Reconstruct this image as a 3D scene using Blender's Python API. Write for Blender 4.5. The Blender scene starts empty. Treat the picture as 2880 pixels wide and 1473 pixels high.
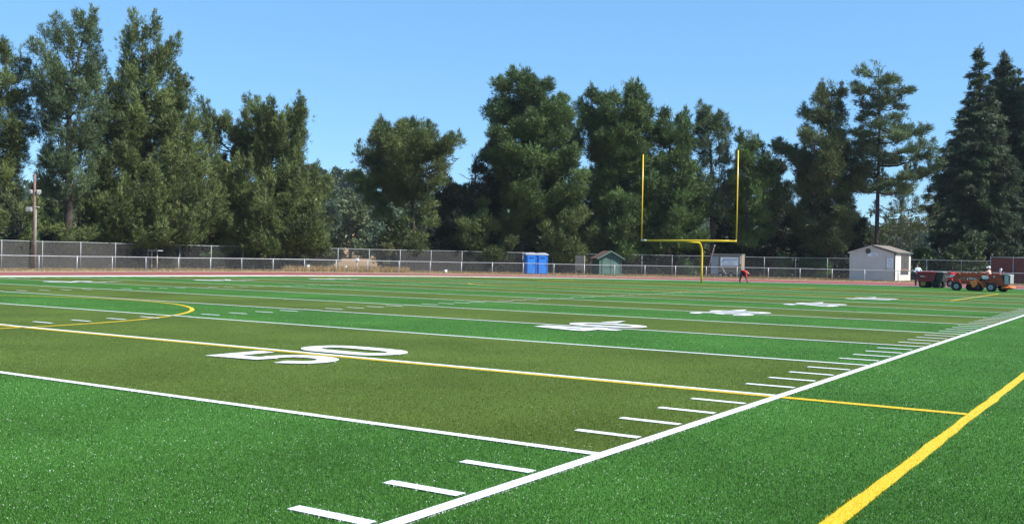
import bpy, math, random
import numpy as np
from mathutils import Vector, Matrix
random.seed(7); rng = np.random.default_rng(7)
scene = bpy.context.scene
COL = scene.collection
PI = math.pi; R = math.radians

# ------------------------------------------------------------------ camera geometry (metres; x across the pitch, y down the pitch)
CAM = np.array([3.855, -11.899, 1.5996]); YAW, PIT, ROL, FPX = 0.572369, -0.003891, 0.018875, 2830.6
FW = np.array([-math.sin(YAW)*math.cos(PIT), math.cos(YAW)*math.cos(PIT), math.sin(PIT)])
_r = np.array([math.cos(YAW), math.sin(YAW), 0.0]); _u = np.cross(_r, FW)
RT = _r*math.cos(ROL) + _u*math.sin(ROL); UP = -_r*math.sin(ROL) + _u*math.cos(ROL)
def ray(u, v): return FW + RT*(u-1440)/FPX - UP*(v-736.5)/FPX
def gnd(u, v, z=0.0):                       # ground point seen at photo position (u, v)
    d = ray(u, v); t = (z-CAM[2])/d[2]; return CAM + d*t
def hor(u):
    v = 736.5
    for _ in range(6): v += ray(u, v)[2]*FPX
    return v
def pt(u, depth, z=0.0):                    # point at a depth in front of the camera, in the direction of photo column u
    d = ray(u, hor(u)); p = CAM + d*depth; p[2] = z; return p
def zat(u, v, depth): return CAM[2] + (hor(u)-v)*depth/FPX
def proj(p):
    d = np.asarray(p)-CAM; D = d@FW
    return 1440+FPX*(d@RT)/D, 736.5-FPX*(d@UP)/D

# ------------------------------------------------------------------ materials
def nodes(name):
    m = bpy.data.materials.new(name); m.use_nodes = True
    nt = m.node_tree; nt.nodes.clear(); return m, nt
def N(nt, t, **kw):
    n = nt.nodes.new(t)
    for k, v in kw.items(): setattr(n, k, v)
    return n
def mat(name, col, rough=0.7, var=0.12, scale=3.0, metal=0.0, bump=0.0, detail=6, spec=0.4, col2=None, coords='Object'):
    m, nt = nodes(name)
    out = N(nt, 'ShaderNodeOutputMaterial'); b = N(nt, 'ShaderNodeBsdfPrincipled')
    tc = N(nt, 'ShaderNodeTexCoord'); nz = N(nt, 'ShaderNodeTexNoise')
    nz.inputs['Scale'].default_value = scale; nz.inputs['Detail'].default_value = detail
    nt.links.new(tc.outputs[coords], nz.inputs['Vector'])
    rp = N(nt, 'ShaderNodeValToRGB')
    rp.color_ramp.elements[0].position = 0.3; rp.color_ramp.elements[1].position = 0.7
    c2 = col2 or tuple(min(1, c*(1+var)) for c in col); c1 = tuple(c*(1-var) for c in col)
    rp.color_ramp.elements[0].color = (*c1, 1); rp.color_ramp.elements[1].color = (*c2, 1)
    nt.links.new(nz.outputs['Fac'], rp.inputs['Fac']); nt.links.new(rp.outputs['Color'], b.inputs['Base Color'])
    b.inputs['Roughness'].default_value = rough; b.inputs['Metallic'].default_value = metal
    b.inputs['Specular IOR Level'].default_value = spec
    if bump:
        bp = N(nt, 'ShaderNodeBump'); bp.inputs['Strength'].default_value = bump; bp.inputs['Distance'].default_value = 0.03
        n2 = N(nt, 'ShaderNodeTexNoise'); n2.inputs['Scale'].default_value = scale*6; n2.inputs['Detail'].default_value = 4
        nt.links.new(tc.outputs[coords], n2.inputs['Vector'])
        nt.links.new(n2.outputs['Fac'], bp.inputs['Height']); nt.links.new(bp.outputs['Normal'], b.inputs['Normal'])
    nt.links.new(b.outputs[0], out.inputs[0]); return m
def leaf_mat(name, dark, light, trans=0.25, rough=0.6, spec=0.3, extra=None, patch=0.0):
    # 'tone' is a per-face random number of the leaf; on turf its top value paints glints
    m, nt = nodes(name)
    out = N(nt, 'ShaderNodeOutputMaterial'); b = N(nt, 'ShaderNodeBsdfPrincipled'); tr = N(nt, 'ShaderNodeBsdfTranslucent'); mx = N(nt, 'ShaderNodeMixShader')
    at = N(nt, 'ShaderNodeAttribute', attribute_name='tone')
    rp = N(nt, 'ShaderNodeValToRGB'); e = rp.color_ramp.elements
    e[0].position = 0.0; e[0].color = (*dark, 1); e[1].position = 0.93; e[1].color = (*light, 1)
    if extra:
        x = rp.color_ramp.elements.new(0.97); x.color = (*extra, 1)
    fac = at.outputs['Fac']
    nt.links.new(fac, rp.inputs['Fac'])
    colo = rp.outputs['Color']
    if patch:
        tc = N(nt, 'ShaderNodeTexCoord'); nz = N(nt, 'ShaderNodeTexNoise'); nz.inputs['Scale'].default_value = 0.35; nz.inputs['Detail'].default_value = 8
        nt.links.new(tc.outputs['Object'], nz.inputs['Vector'])
        mp = N(nt, 'ShaderNodeMapRange'); mp.inputs['From Min'].default_value = .3; mp.inputs['From Max'].default_value = .7
        mp.inputs['To Min'].default_value = 1-patch; mp.inputs['To Max'].default_value = 1+patch
        nt.links.new(nz.outputs['Fac'], mp.inputs['Value'])
        hs = N(nt, 'ShaderNodeHueSaturation'); nt.links.new(mp.outputs[0], hs.inputs['Value']); nt.links.new(colo, hs.inputs['Color']); colo = hs.outputs['Color']
    nt.links.new(colo, b.inputs['Base Color']); nt.links.new(colo, tr.inputs['Color'])
    b.inputs['Roughness'].default_value = rough; b.inputs['Specular IOR Level'].default_value = spec
    mx.inputs[0].default_value = trans
    nt.links.new(b.outputs[0], mx.inputs[1]); nt.links.new(tr.outputs[0], mx.inputs[2]); nt.links.new(mx.outputs[0], out.inputs[0])
    return m
def chain_mat(name, col, pitch, wire, rough=0.5):
    # woven diamond mesh: wires opaque, openings clear; UV in metres
    m, nt = nodes(name)
    out = N(nt, 'ShaderNodeOutputMaterial'); b = N(nt, 'ShaderNodeBsdfPrincipled'); t = N(nt, 'ShaderNodeBsdfTransparent'); mx = N(nt, 'ShaderNodeMixShader')
    b.inputs['Base Color'].default_value = (*col, 1); b.inputs['Roughness'].default_value = rough
    uv = N(nt, 'ShaderNodeUVMap'); sp = N(nt, 'ShaderNodeSeparateXYZ'); nt.links.new(uv.outputs[0], sp.inputs[0])
    res = []
    for op in ('ADD', 'SUBTRACT'):
        a = N(nt, 'ShaderNodeMath', operation=op); nt.links.new(sp.outputs[0], a.inputs[0]); nt.links.new(sp.outputs[1], a.inputs[1])
        d = N(nt, 'ShaderNodeMath', operation='DIVIDE'); nt.links.new(a.outputs[0], d.inputs[0]); d.inputs[1].default_value = pitch
        f = N(nt, 'ShaderNodeMath', operation='FRACT'); nt.links.new(d.outputs[0], f.inputs[0])
        l = N(nt, 'ShaderNodeMath', operation='LESS_THAN'); nt.links.new(f.outputs[0], l.inputs[0]); l.inputs[1].default_value = wire
        res.append(l)
    mm = N(nt, 'ShaderNodeMath', operation='MAXIMUM'); nt.links.new(res[0].outputs[0], mm.inputs[0]); nt.links.new(res[1].outputs[0], mm.inputs[1])
    nt.links.new(mm.outputs[0], mx.inputs[0]); nt.links.new(t.outputs[0], mx.inputs[1]); nt.links.new(b.outputs[0], mx.inputs[2]); nt.links.new(mx.outputs[0], out.inputs[0])
    return m

M = {}
M['green'] = leaf_mat('turf_green', (0.026, 0.075, 0.010), (0.108, 0.295, 0.062), 0.15, 0.7, 0.05, extra=(0.72, 0.78, 0.66), patch=.2)  # extra: pale fibre colour that paints in the sparkle of sunlit turf
M['olive'] = leaf_mat('turf_olive', (0.041, 0.062, 0.009), (0.166, 0.250, 0.052), 0.15, 0.7, 0.05, extra=(0.72, 0.75, 0.60), patch=.2)  # extra: painted sparkle, as on the green turf
M['white'] = leaf_mat('turf_white', (0.72, 0.75, 0.76), (0.86, 0.87, 0.87), 0.1, 0.5, 0.3)
M['yellow'] = leaf_mat('turf_yellow', (0.62, 0.40, 0.012), (0.86, 0.62, 0.03), 0.1, 0.5, 0.3)
M['track'] = mat('track_rubber', (0.205, 0.054, 0.043), 0.9, 0.18, 0.6, bump=0.3)
M['track_paint'] = mat('track_paint', (0.6, 0.5, 0.45), 0.8)
M['kerb'] = mat('kerb_concrete', (0.62, 0.60, 0.57), 0.85, 0.12, 1.5)
M['path'] = mat('path_concrete', (0.50, 0.45, 0.38), 0.9, 0.2, 0.5)
M['ground'] = mat('dry_ground', (0.17, 0.115, 0.06), 0.95, 0.35, 0.15, bump=0.5, detail=10)
M['hill'] = mat('dry_hill', (0.20, 0.105, 0.055), 0.95, 0.25, 0.03, detail=10, col2=(0.34, 0.22, 0.10))
M['bark'] = mat('bark', (0.055, 0.04, 0.032), 0.95, 0.4, 2.0, bump=0.8)
M['bark_pale'] = mat('bark_pale', (0.13, 0.11, 0.095), 0.95, 0.35, 2.0, bump=0.8)
M['pine'] = leaf_mat('pine_needles', (0.019, 0.037, 0.010), (0.165, 0.218, 0.066), 0.14, 0.55, 0.35, extra=(0.16, 0.10, 0.05), patch=.25)
M['pine_blue'] = leaf_mat('pine_needles_bluish', (0.022, 0.044, 0.020), (0.135, 0.195, 0.082), 0.14, 0.55, 0.35, patch=.25)
M['pine_green'] = leaf_mat('pine_needles_green', (0.014, 0.034, 0.010), (0.128, 0.205, 0.056), 0.14, 0.55, 0.35, extra=(0.10, 0.08, 0.03), patch=.25)
M['pine_rust'] = leaf_mat('pine_needles_rusty', (0.020, 0.036, 0.014), (0.145, 0.185, 0.065), 0.14, 0.55, 0.35, extra=(0.20, 0.085, 0.04), patch=.25)
M['redwood'] = leaf_mat('redwood_needles', (0.010, 0.026, 0.013), (0.075, 0.120, 0.048), 0.12, 0.55, 0.35, extra=(0.11, 0.075, 0.03), patch=.25)
M['dark_leaf'] = leaf_mat('dark_foliage', (0.008, 0.016, 0.008), (0.036, 0.055, 0.022), 0.12, 0.55, 0.3, patch=.2)  # leaf colour taken near black to paint the shade beneath the pines
M['bush'] = leaf_mat('bush_leaves', (0.035, 0.085, 0.02), (0.10, 0.19, 0.045), 0.3, 0.5, 0.35, patch=.25)
M['far_leaf'] = leaf_mat('blue_gum_leaves', (0.040, 0.068, 0.044), (0.115, 0.165, 0.095), 0.25, 0.6, 0.2, patch=.25)  # bluish gum-leaf colour, lightened to paint in distance haze
M['bush_dark'] = leaf_mat('dark_bush_leaves', (0.025, 0.05, 0.016), (0.085, 0.125, 0.04), 0.25, 0.5, 0.35, patch=.25)
M['bush_dry'] = leaf_mat('dry_bush_leaves', (0.07, 0.085, 0.03), (0.19, 0.20, 0.08), 0.3, 0.6, 0.3, patch=.3)
M['euc'] = leaf_mat('eucalyptus_leaves', (0.042, 0.066, 0.028), (0.13, 0.17, 0.075), 0.25, 0.5, 0.35, patch=.2)
M['straw'] = leaf_mat('dry_straw', (0.25, 0.16, 0.075), (0.46, 0.33, 0.17), 0.3, 0.8, 0.1)
M['galv'] = mat('galvanised_steel', (0.40, 0.41, 0.42), 0.5, 0.12, 2.0, metal=0.35)
M['galv_dull'] = mat('dull_galvanised_steel', (0.30, 0.32, 0.32), 0.6, 0.15, 2.0, metal=0.2)
M['chain'] = chain_mat('chain_link', (0.13, 0.13, 0.125), 0.06, 0.07)
M['screen'] = chain_mat('wind_screen_cloth', (0.045, 0.041, 0.036), 0.01, 0.36, 0.9)
M['screen_red'] = mat('maroon_cloth', (0.13, 0.045, 0.04), 0.9, 0.2, 1.2)
M['goal'] = mat('goalpost_yellow', (0.78, 0.50, 0.015), 0.32, 0.05, 4.0, spec=0.6)
M['pole_wood'] = mat('pole_wood', (0.17, 0.11, 0.092), 0.85, 0.25, 4.0, bump=.3)
M['lamp_metal'] = mat('lamp_housing', (0.27, 0.28, 0.27), 0.5, 0.1, 4.0)
M['lamp_glass'] = mat('lamp_glass', (0.34, 0.36, 0.36), 0.2, 0.05, 4.0)
M['blue'] = mat('blue_plastic', (0.02, 0.17, 0.55), 0.38, 0.1, 2.0)
M['blue_dark'] = mat('dark_blue_plastic', (0.012, 0.06, 0.26), 0.4, 0.1, 2.0)
M['whiteplastic'] = mat('white_plastic', (0.68, 0.70, 0.72), 0.4, 0.08, 2.0)
M['roofplastic'] = mat('translucent_roof', (0.40, 0.43, 0.46), 0.4, 0.1, 2.0)
M['shedgreen'] = mat('green_boards', (0.060, 0.118, 0.095), 0.7, 0.12, 2.5)
M['shedtrim'] = mat('green_trim', (0.080, 0.15, 0.122), 0.65, 0.1, 2.5)
M['shingle'] = mat('brown_shingles', (0.115, 0.07, 0.055), 0.9, 0.3, 5.0, bump=.5)
M['tan'] = mat('tan_panel', (0.24, 0.20, 0.145), 0.7, 0.12, 1.5)
M['greydoor'] = mat('grey_door', (0.27, 0.30, 0.33), 0.6, 0.1, 2.0)
M['sign'] = mat('sign_white', (0.80, 0.82, 0.82), 0.5, 0.05, 4.0)
M['ink'] = mat('sign_ink', (0.05, 0.08, 0.22), 0.6, 0.1, 4.0)
M['cream'] = mat('cream_siding', (0.58, 0.545, 0.49), 0.75, 0.07, 1.2)
M['creamtrim'] = mat('dark_green_trim', (0.05, 0.075, 0.06), 0.6, 0.1, 3.0)
M['greyroof'] = mat('grey_brown_roof', (0.17, 0.14, 0.12), 0.9, 0.2, 5.0, bump=.4)
M['window'] = mat('window_glass', (0.10, 0.11, 0.11), 0.12, 0.2, 2.0, spec=.6)
M['redframe'] = mat('red_brown_frame', (0.22, 0.12, 0.095), 0.6, 0.1, 3.0)
M['rubber'] = mat('tyre_rubber', (0.014, 0.014, 0.015), 0.75, 0.2, 8.0, bump=.3)
M['rim'] = mat('wheel_rim', (0.30, 0.31, 0.32), 0.45, 0.1, 6.0)
M['rim_yellow'] = mat('yellow_rim', (0.32, 0.27, 0.05), 0.5, 0.1, 6.0)
M['orange'] = mat('orange_paint', (0.60, 0.135, 0.02), 0.35, 0.1, 2.5, spec=.5)
M['rust'] = mat('dark_orange_paint', (0.36, 0.052, 0.012), 0.5, 0.2, 2.5)  # tractor orange, darkened in colour for the side turned from the sun
M['orange_b'] = mat('bright_orange_paint', (0.92, 0.21, 0.035), 0.35, 0.08, 2.5)  # brighter orange for small parts; paints sunlight onto the brush guard
M['redpaint'] = mat('red_paint', (0.46, 0.012, 0.022), 0.33, 0.12, 2.5, spec=.55)
M['redpaint_dark'] = mat('dark_red_paint', (0.22, 0.006, 0.012), 0.33, 0.12, 2.5, spec=.4)  # same red paint, with the shade on the hopper put into the colour
M['black'] = mat('black_metal', (0.022, 0.022, 0.024), 0.5, 0.2, 4.0)
M['steel'] = mat('bare_steel', (0.42, 0.43, 0.43), 0.35, 0.15, 4.0, metal=.5)
M['brush'] = mat('brush_bristle', (0.018, 0.018, 0.02), 0.95, 0.4, 30.0)
M['skin'] = mat('skin', (0.40, 0.22, 0.15), 0.6, 0.08, 10.0)
M['hair'] = mat('hair', (0.02, 0.014, 0.01), 0.7, 0.2, 20.0)
M['red_shirt'] = mat('red_shirt', (0.62, 0.015, 0.02), 0.8, 0.12, 8.0)
M['navy'] = mat('navy_trousers', (0.018, 0.028, 0.06), 0.85, 0.2, 8.0)
M['grey_blue'] = mat('pale_blue_sweatshirt', (0.46, 0.56, 0.66), 0.85, 0.1, 8.0)
M['grey_trouser'] = mat('grey_trousers', (0.25, 0.26, 0.27), 0.85, 0.15, 8.0)
M['pinkish'] = mat('red_white_shirt', (0.62, 0.20, 0.15), 0.85, 0.15, 8.0, col2=(0.8, 0.6, 0.55))
M['cap'] = mat('white_cap', (0.78, 0.78, 0.76), 0.8, 0.05, 8.0)
M['log'] = mat('pale_log', (0.40, 0.33, 0.25), 0.9, 0.2, 3.0)

# ------------------------------------------------------------------ mesh helpers
def link(name, me, parent=None, loc=None):
    o = bpy.data.objects.new(name, me); COL.objects.link(o)
    if parent is not None: o.parent = parent
    if loc is not None: o.location = loc
    return o
def tag(o, label=None, cat=None, group=None, kind=None):
    if label: o['label'] = label
    if cat: o['category'] = cat
    if group: o['group'] = group
    if kind: o['kind'] = kind
    return o
def thing(name, loc, label, cat, group=None, rz=0.0):
    o = link(name, None, None, loc); o.rotation_euler = (0, 0, rz); return tag(o, label, cat, group)
def tri_mesh(name, V, F, material, tone=None, k=3):
    me = bpy.data.meshes.new(name); V = np.ascontiguousarray(V, np.float32); F = np.ascontiguousarray(F, np.int32)
    me.vertices.add(len(V)); me.vertices.foreach_set('co', V.ravel())
    me.loops.add(F.size); me.loops.foreach_set('vertex_index', F.ravel())
    me.polygons.add(len(F)); me.polygons.foreach_set('loop_start', np.arange(0, F.size, k, dtype=np.int32))
    me.update(calc_edges=True)
    if tone is not None:
        a = me.attributes.new('tone', 'FLOAT', 'FACE'); a.data.foreach_set('value', np.ascontiguousarray(tone, np.float32))
    me.materials.append(material); return me
def cat_tris(parts):
    Vs, Fs, Ts, n = [], [], [], 0
    for V, F, T in parts:
        Vs.append(V); Fs.append(np.asarray(F)+n); Ts.append(T); n += len(V)
    return np.concatenate(Vs), np.concatenate(Fs), np.concatenate(Ts)
class MB:
    """collects simple shapes into one mesh"""
    def __init__(s): s.v = []; s.f = []; s.sm = []
    def add(s, vs, fs, smooth=False):
        n = len(s.v); s.v += [tuple(map(float, p)) for p in vs]; s.f += [tuple(i+n for i in f) for f in fs]; s.sm += [smooth]*len(fs); return s
    def box(s, c, d, rz=0.0, bev=0.0):
        x, y, z = d[0]/2, d[1]/2, d[2]/2
        if bev <= 0:
            vs = [(-x,-y,-z),(x,-y,-z),(x,y,-z),(-x,y,-z),(-x,-y,z),(x,-y,z),(x,y,z),(-x,y,z)]
            fs = [(0,3,2,1),(4,5,6,7),(0,1,5,4),(1,2,6,5),(2,3,7,6),(3,0,4,7)]
        else:
            b = min(bev, x*.9, y*.9, z*.9); ring = lambda X, Y, Z: [(-X+b,-Y,Z),(X-b,-Y,Z),(X,-Y+b,Z),(X,Y-b,Z),(X-b,Y,Z),(-X+b,Y,Z),(-X,Y-b,Z),(-X,-Y+b,Z)]
            vs = ring(x-b, y-b, -z) + ring(x, y, -z+b) + ring(x, y, z-b) + ring(x-b, y-b, z)
            fs = [tuple(range(7,-1,-1)), tuple(range(24,32))]
            for k in range(3):
                for i in range(8): j = (i+1) % 8; fs.append((k*8+i, k*8+j, k*8+8+j, k*8+8+i))
        cr, sr = math.cos(rz), math.sin(rz)
        return s.add([(c[0]+a*cr-b_*sr, c[1]+a*sr+b_*cr, c[2]+h) for a, b_, h in vs], fs)
    def tube(s, pts, rad, n=8, cap=True):
        pts = [np.asarray(p, float) for p in pts]; rad = rad if hasattr(rad, '__len__') else [rad]*len(pts)
        vs = []; ref = None
        for i, p in enumerate(pts):
            t = pts[min(i+1, len(pts)-1)]-pts[max(i-1, 0)]; t = t/(np.linalg.norm(t)+1e-9)
            if ref is None: ref = np.array([1.0, 0, 0]) if abs(t[0]) < .9 else np.array([0, 1.0, 0])
            a = np.cross(t, ref); a /= np.linalg.norm(a)+1e-9; b = np.cross(t, a); ref = np.cross(a, t)
            for k in range(n):
                w = 2*PI*k/n; vs.append(p+(a*math.cos(w)+b*math.sin(w))*rad[i])
        fs = [(i*n+k, i*n+(k+1) % n, (i+1)*n+(k+1) % n, (i+1)*n+k) for i in range(len(pts)-1) for k in range(n)]
        s.add(vs, fs, True)
        if cap:
            m = len(s.v)-len(vs); s.f += [tuple(m+k for k in range(n))[::-1], tuple(m+(len(pts)-1)*n+k for k in range(n))]; s.sm += [False, False]
        return s
    def prism(s, prof, axis, a, b):
        """profile of 2-D points extruded along axis ('x': prof=(y,z); 'y': prof=(x,z); 'z': prof=(x,y))"""
        f = {'x': lambda p, t: (t, p[0], p[1]), 'y': lambda p, t: (p[0], t, p[1]), 'z': lambda p, t: (p[0], p[1], t)}[axis]
        n = len(prof); vs = [f(p, a) for p in prof]+[f(p, b) for p in prof]
        return s.add(vs, [tuple(range(n))[::-1], tuple(range(n, 2*n))]+[(i, (i+1) % n, n+(i+1) % n, n+i) for i in range(n)])
    def ellipsoid(s, c, r, n=12, m=8):
        vs = []; fs = []
        for i in range(m+1):
            th = PI*i/m
            for k in range(n): ph = 2*PI*k/n; vs.append((c[0]+r[0]*math.sin(th)*math.cos(ph), c[1]+r[1]*math.sin(th)*math.sin(ph), c[2]+r[2]*math.cos(th)))
        for i in range(m):
            for k in range(n): fs.append((i*n+k, (i+1)*n+k, (i+1)*n+(k+1) % n, i*n+(k+1) % n))
        return s.add(vs, fs, True)
    def build(s, name, material, parent=None, loc=None):
        me = bpy.data.meshes.new(name); me.from_pydata(s.v, [], s.f); me.materials.append(material)
        me.polygons.foreach_set('use_smooth', s.sm); me.validate(); me.update(); return link(name, me, parent, loc)

# ------------------------------------------------------------------ ground, turf, track
def resample(P, step):
    P = np.asarray(P, float); out = []
    n = len(P)
    for i in range(n-1):       # catmull-rom
        p0 = P[max(i-1, 0)]; p1 = P[i]; p2 = P[i+1]; p3 = P[min(i+2, n-1)]
        for t in np.linspace(0, 1, 24, endpoint=False):
            out.append(.5*((2*p1)+(-p0+p2)*t+(2*p0-5*p1+4*p2-p3)*t*t+(-p0+3*p1-3*p2+p3)*t**3))
    out.append(P[-1]); out = np.array(out)
    s = np.concatenate([[0], np.cumsum(np.linalg.norm(np.diff(out, axis=0), axis=1))])
    q = np.arange(0, s[-1], step); return np.stack([np.interp(q, s, out[:, k]) for k in range(2)], 1)
def offset(P, d):              # to the left of travel = positive
    t = np.gradient(P, axis=0); t /= np.linalg.norm(t, axis=1)[:, None]
    return P+np.stack([-t[:, 1], t[:, 0]], 1)*d
INNER = resample([(-51.3, -70), (-51.3, -20), (-51.3, 10), (-51.0, 22), (-50.2, 31), (-48.6, 41), (-45.0, 51), (-40, 58.6), (-32, 64.2), (-22, 67.2), (-12, 68.9), (-3, 69.5), (10, 69.5), (40, 69)], 1.0)
OUTER = resample([(-63.3, -70), (-63.3, -20), (-63.4, 10), (-63.4, 30), (-62.9, 44), (-60.4, 54), (-54.5, 63.2), (-47.3, 70.0), (-38, 77.5), (-28.5, 83.2), (-18.2, 87.4), (-7.5, 88.5), (10, 88.6), (40, 88)], 1.0)
def strip(name, A, B, z, material, n=220):
    def rs(P): s = np.linspace(0, len(P)-1, n); return np.stack([np.interp(s, np.arange(len(P)), P[:, k]) for k in range(2)], 1)
    A, B = rs(A), rs(B); V = [(*p, z) for p in A]+[(*p, z) for p in B]
    me = bpy.data.meshes.new(name); me.from_pydata(V, [], [(i, i+1, n+i+1, n+i) for i in range(n-1)]); me.materials.append(material); me.update()
    o = link(name, me); return tag(o, kind='structure')
def flat(name, poly, z, material, kind='structure'):
    me = bpy.data.meshes.new(name); me.from_pydata([(*p, z) for p in poly], [], [tuple(range(len(poly)))]); me.materials.append(material)
    a = me.attributes.new('tone', 'FLOAT', 'FACE'); a.data.foreach_set('value', [0.45]*len(me.polygons)); me.update(); return tag(link(name, me), kind=kind)
# ground disc
g = MB(); rings = [0, 60, 120, 200, 400, 900, 2500, 6000]; K = 48
vs = [(0, 0, -0.06)]+[(r*math.cos(2*PI*k/K), r*math.sin(2*PI*k/K), -0.06) for r in rings[1:] for k in range(K)]
fs = [(0, 1+k, 1+(k+1) % K) for k in range(K)]+[(1+i*K+k, 1+(i+1)*K+k, 1+(i+1)*K+(k+1) % K, 1+i*K+(k+1) % K) for i in range(len(rings)-2) for k in range(K)]
g.add(vs, fs); tag(g.build('ground', M['ground']), kind='structure')
strip('running_track', INNER, OUTER, -0.02, M['track'])
strip('track_lane_line', offset(INNER, 0.42), offset(INNER, 0.50), -0.014, M['track_paint'])
for k in range(1, 8): strip('track_lane_line', offset(INNER, 0.45+k*1.22), offset(INNER, 0.50+k*1.22), -0.014, M['track_paint'])
strip('concrete_path', offset(OUTER, 0.0), offset(OUTER, 1.3), -0.02, M['path'])
kb = MB(); Ki = offset(INNER, -0.02); Ko = offset(INNER, 0.22)
for i in range(len(Ki)-1):
    a, b, c, d = Ki[i], Ki[i+1], Ko[i+1], Ko[i]
    n = len(kb.v); kb.v += [(*a, .05), (*b, .05), (*c, .05), (*d, .05), (*a, -.05), (*b, -.05), (*c, -.05), (*d, -.05)]
    kb.f += [(n, n+1, n+2, n+3), (n, n+4, n+5, n+1), (n+2, n+6, n+7, n+3)]; kb.sm += [False]*3
tag(kb.build('track_kerb', M['kerb']), kind='structure')

# markings: every shape is a convex polygon list in pitch metres; blades are sorted into them by position
YD = 0.9144
XF = -53.333*YD; XC = XF/2
shapes = []                                  # (object name, material key, priority, [polys])
def rect(x0, x1, y0, y1): return [(min(x0, x1), min(y0, y1)), (max(x0, x1), min(y0, y1)), (max(x0, x1), max(y0, y1)), (min(x0, x1), max(y0, y1))]
def mark(name, key, pr, polys): shapes.append((name, key, pr, polys))
bands = [(-50, -45, 0), (-45, -40, 1), (-40, -35, 0), (-35, -30, 1), (-30, -25, 0), (-25, -20, 1), (-20, -15, 0), (-15, -10, 1), (-10, -5, 0), (-5, 5, 1), (5, 10, 0), (10, 15, 1), (15, 20, 0), (20, 25, 1), (25, 30, 0), (30, 35, 1), (35, 40, 0), (40, 45, 1), (45, 50, 0), (50, 60, 1)]
for a, b, o in bands:
    if o: mark('turf_stripe', 'olive', 1, [rect(XF, 0.0, a*YD, b*YD)])
LW = 0.055
for k in range(-30, 55, 5):
    if k == 50: mark('goal_line', 'white', 4, [rect(XF, 0, k*YD-.1, k*YD+.1)])
    elif k == 0: mark('halfway_line', 'white', 4, [rect(XF, 0, -.045, .06)])
    elif k < 50: mark('yard_line', 'white', 4, [rect(XF, 0, k*YD-LW, k*YD+LW)])
mark('sideline', 'white', 5, [rect(0, .115, -50*YD, 60*YD)]); mark('sideline', 'white', 5, [rect(XF-.115, XF, -50*YD, 60*YD)])
mark('end_line', 'white', 5, [rect(XF, 0, 60*YD-.115, 60*YD)])
tk = []; tkf = []; h1 = []; h2 = []
for y in range(-30, 50):
    if y % 5: tk.append(rect(-.06, -.70, y*YD-LW, y*YD+LW)); tkf.append(rect(XF+.1, XF+.7, y*YD-LW, y*YD+LW))
    h1.append(rect(-17.62*YD, -18.36*YD, y*YD-.05, y*YD+.05)); h2.append(rect(XF+17.62*YD, XF+18.36*YD, y*YD-.05, y*YD+.05))
mark('yard_ticks', 'white', 4, tk); mark('yard_ticks', 'white', 4, tkf); mark('hash_marks', 'white', 6, h1); mark('hash_marks', 'white', 6, h2)
# yellow soccer markings
YW = 0.06
wy = np.concatenate([np.arange(-14, 8, .45), np.arange(8, 58, 2.5)]); wl = 2.185-.054+rng.normal(0, .007, len(wy)); wr = 2.185+.054+rng.normal(0, .007, len(wy))
mark('soccer_touchline', 'yellow', 3, [rect(2.12, 2.25, -60, -14)]+[[(wl[i], wy[i]), (wr[i], wy[i]), (wr[i+1], wy[i+1]), (wl[i+1], wy[i+1])] for i in range(len(wy)-1)])
mark('soccer_halfway_line', 'yellow', 3, [rect(XF, 2.12, -.15, .0)])
def ring(cx, cy, r, a0, a1, n, w=YW):
    out = []
    for i in range(n):
        p, q = R(a0+(a1-a0)*i/n), R(a0+(a1-a0)*(i+1)/n)
        out.append([(cx+(r-w)*math.cos(p), cy+(r-w)*math.sin(p)), (cx+(r+w)*math.cos(p), cy+(r+w)*math.sin(p)), (cx+(r+w)*math.cos(q), cy+(r+w)*math.sin(q)), (cx+(r-w)*math.cos(q), cy+(r-w)*math.sin(q))])
    return out
mark('centre_circle', 'yellow', 3, ring(XC, 0, 8.85, 0, 360, 72))
mark('penalty_box', 'yellow', 3, [rect(XC-20.15, XC+20.15, 38.3, 38.42), rect(XC+20.03, XC+20.15, 38.42, 54.7), rect(XC-20.15, XC-20.03, 38.42, 54.7)]+ring(XC, 43.9, 9.15, 217, 323, 24))
mark('goal_box', 'yellow', 3, [rect(XC-9.15, XC+9.15, 49.3, 49.42), rect(XC+9.03, XC+9.15, 49.42, 54.7), rect(XC-9.15, XC-9.03, 49.42, 54.7)])
mark('soccer_goal_line', 'yellow', 3, [rect(XC-26, XC+26.5, 54.9, 55.02)])
# numerals: glyphs in a 1.2 (wide) x 1.9 (tall) box built from convex pieces
def arc_pieces(cx, cy, rx, ry, wx, wy, a0, a1, n):
    o = []
    for i in range(n):
        p, q = R(a0+(a1-a0)*i/n), R(a0+(a1-a0)*(i+1)/n); f = lambda t, k: (cx+(rx-k*wx)*math.cos(t), cy+(ry-k*wy)*math.sin(t))
        o.append([f(p, 1), f(p, 0), f(q, 0), f(q, 1)])
    return o
G = {}
G['0'] = arc_pieces(.6, .6, .58, .6, .36, .32, 180, 360, 12)+arc_pieces(.6, 1.3, .58, .6, .36, .32, 0, 180, 12)+[[(.02, .6), (.38, .6), (.38, 1.3), (.02, 1.3)], [(.82, .6), (1.18, .6), (1.18, 1.3), (.82, 1.3)]]
G['5'] = [[(.04, 1.60), (1.1, 1.60), (1.1, 1.93), (.0, 1.95)], [(.1, .98), (.42, .98), (.38, 1.60), (.04, 1.60)], [(.1, .98), (.45, .90), (.45, 1.2), (.1, 1.2)]]+arc_pieces(.56, .62, .6, .62, .34, .3, -170, 125, 16)
G['4'] = [[(.62, 0), (.98, 0), (.98, 1.9), (.62, 1.9)], [(.0, .42), (1.18, .42), (1.18, .74), (.0, .74)], [(.0, .74), (.34, .74), (.66, 1.9), (.40, 1.9)]]
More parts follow.
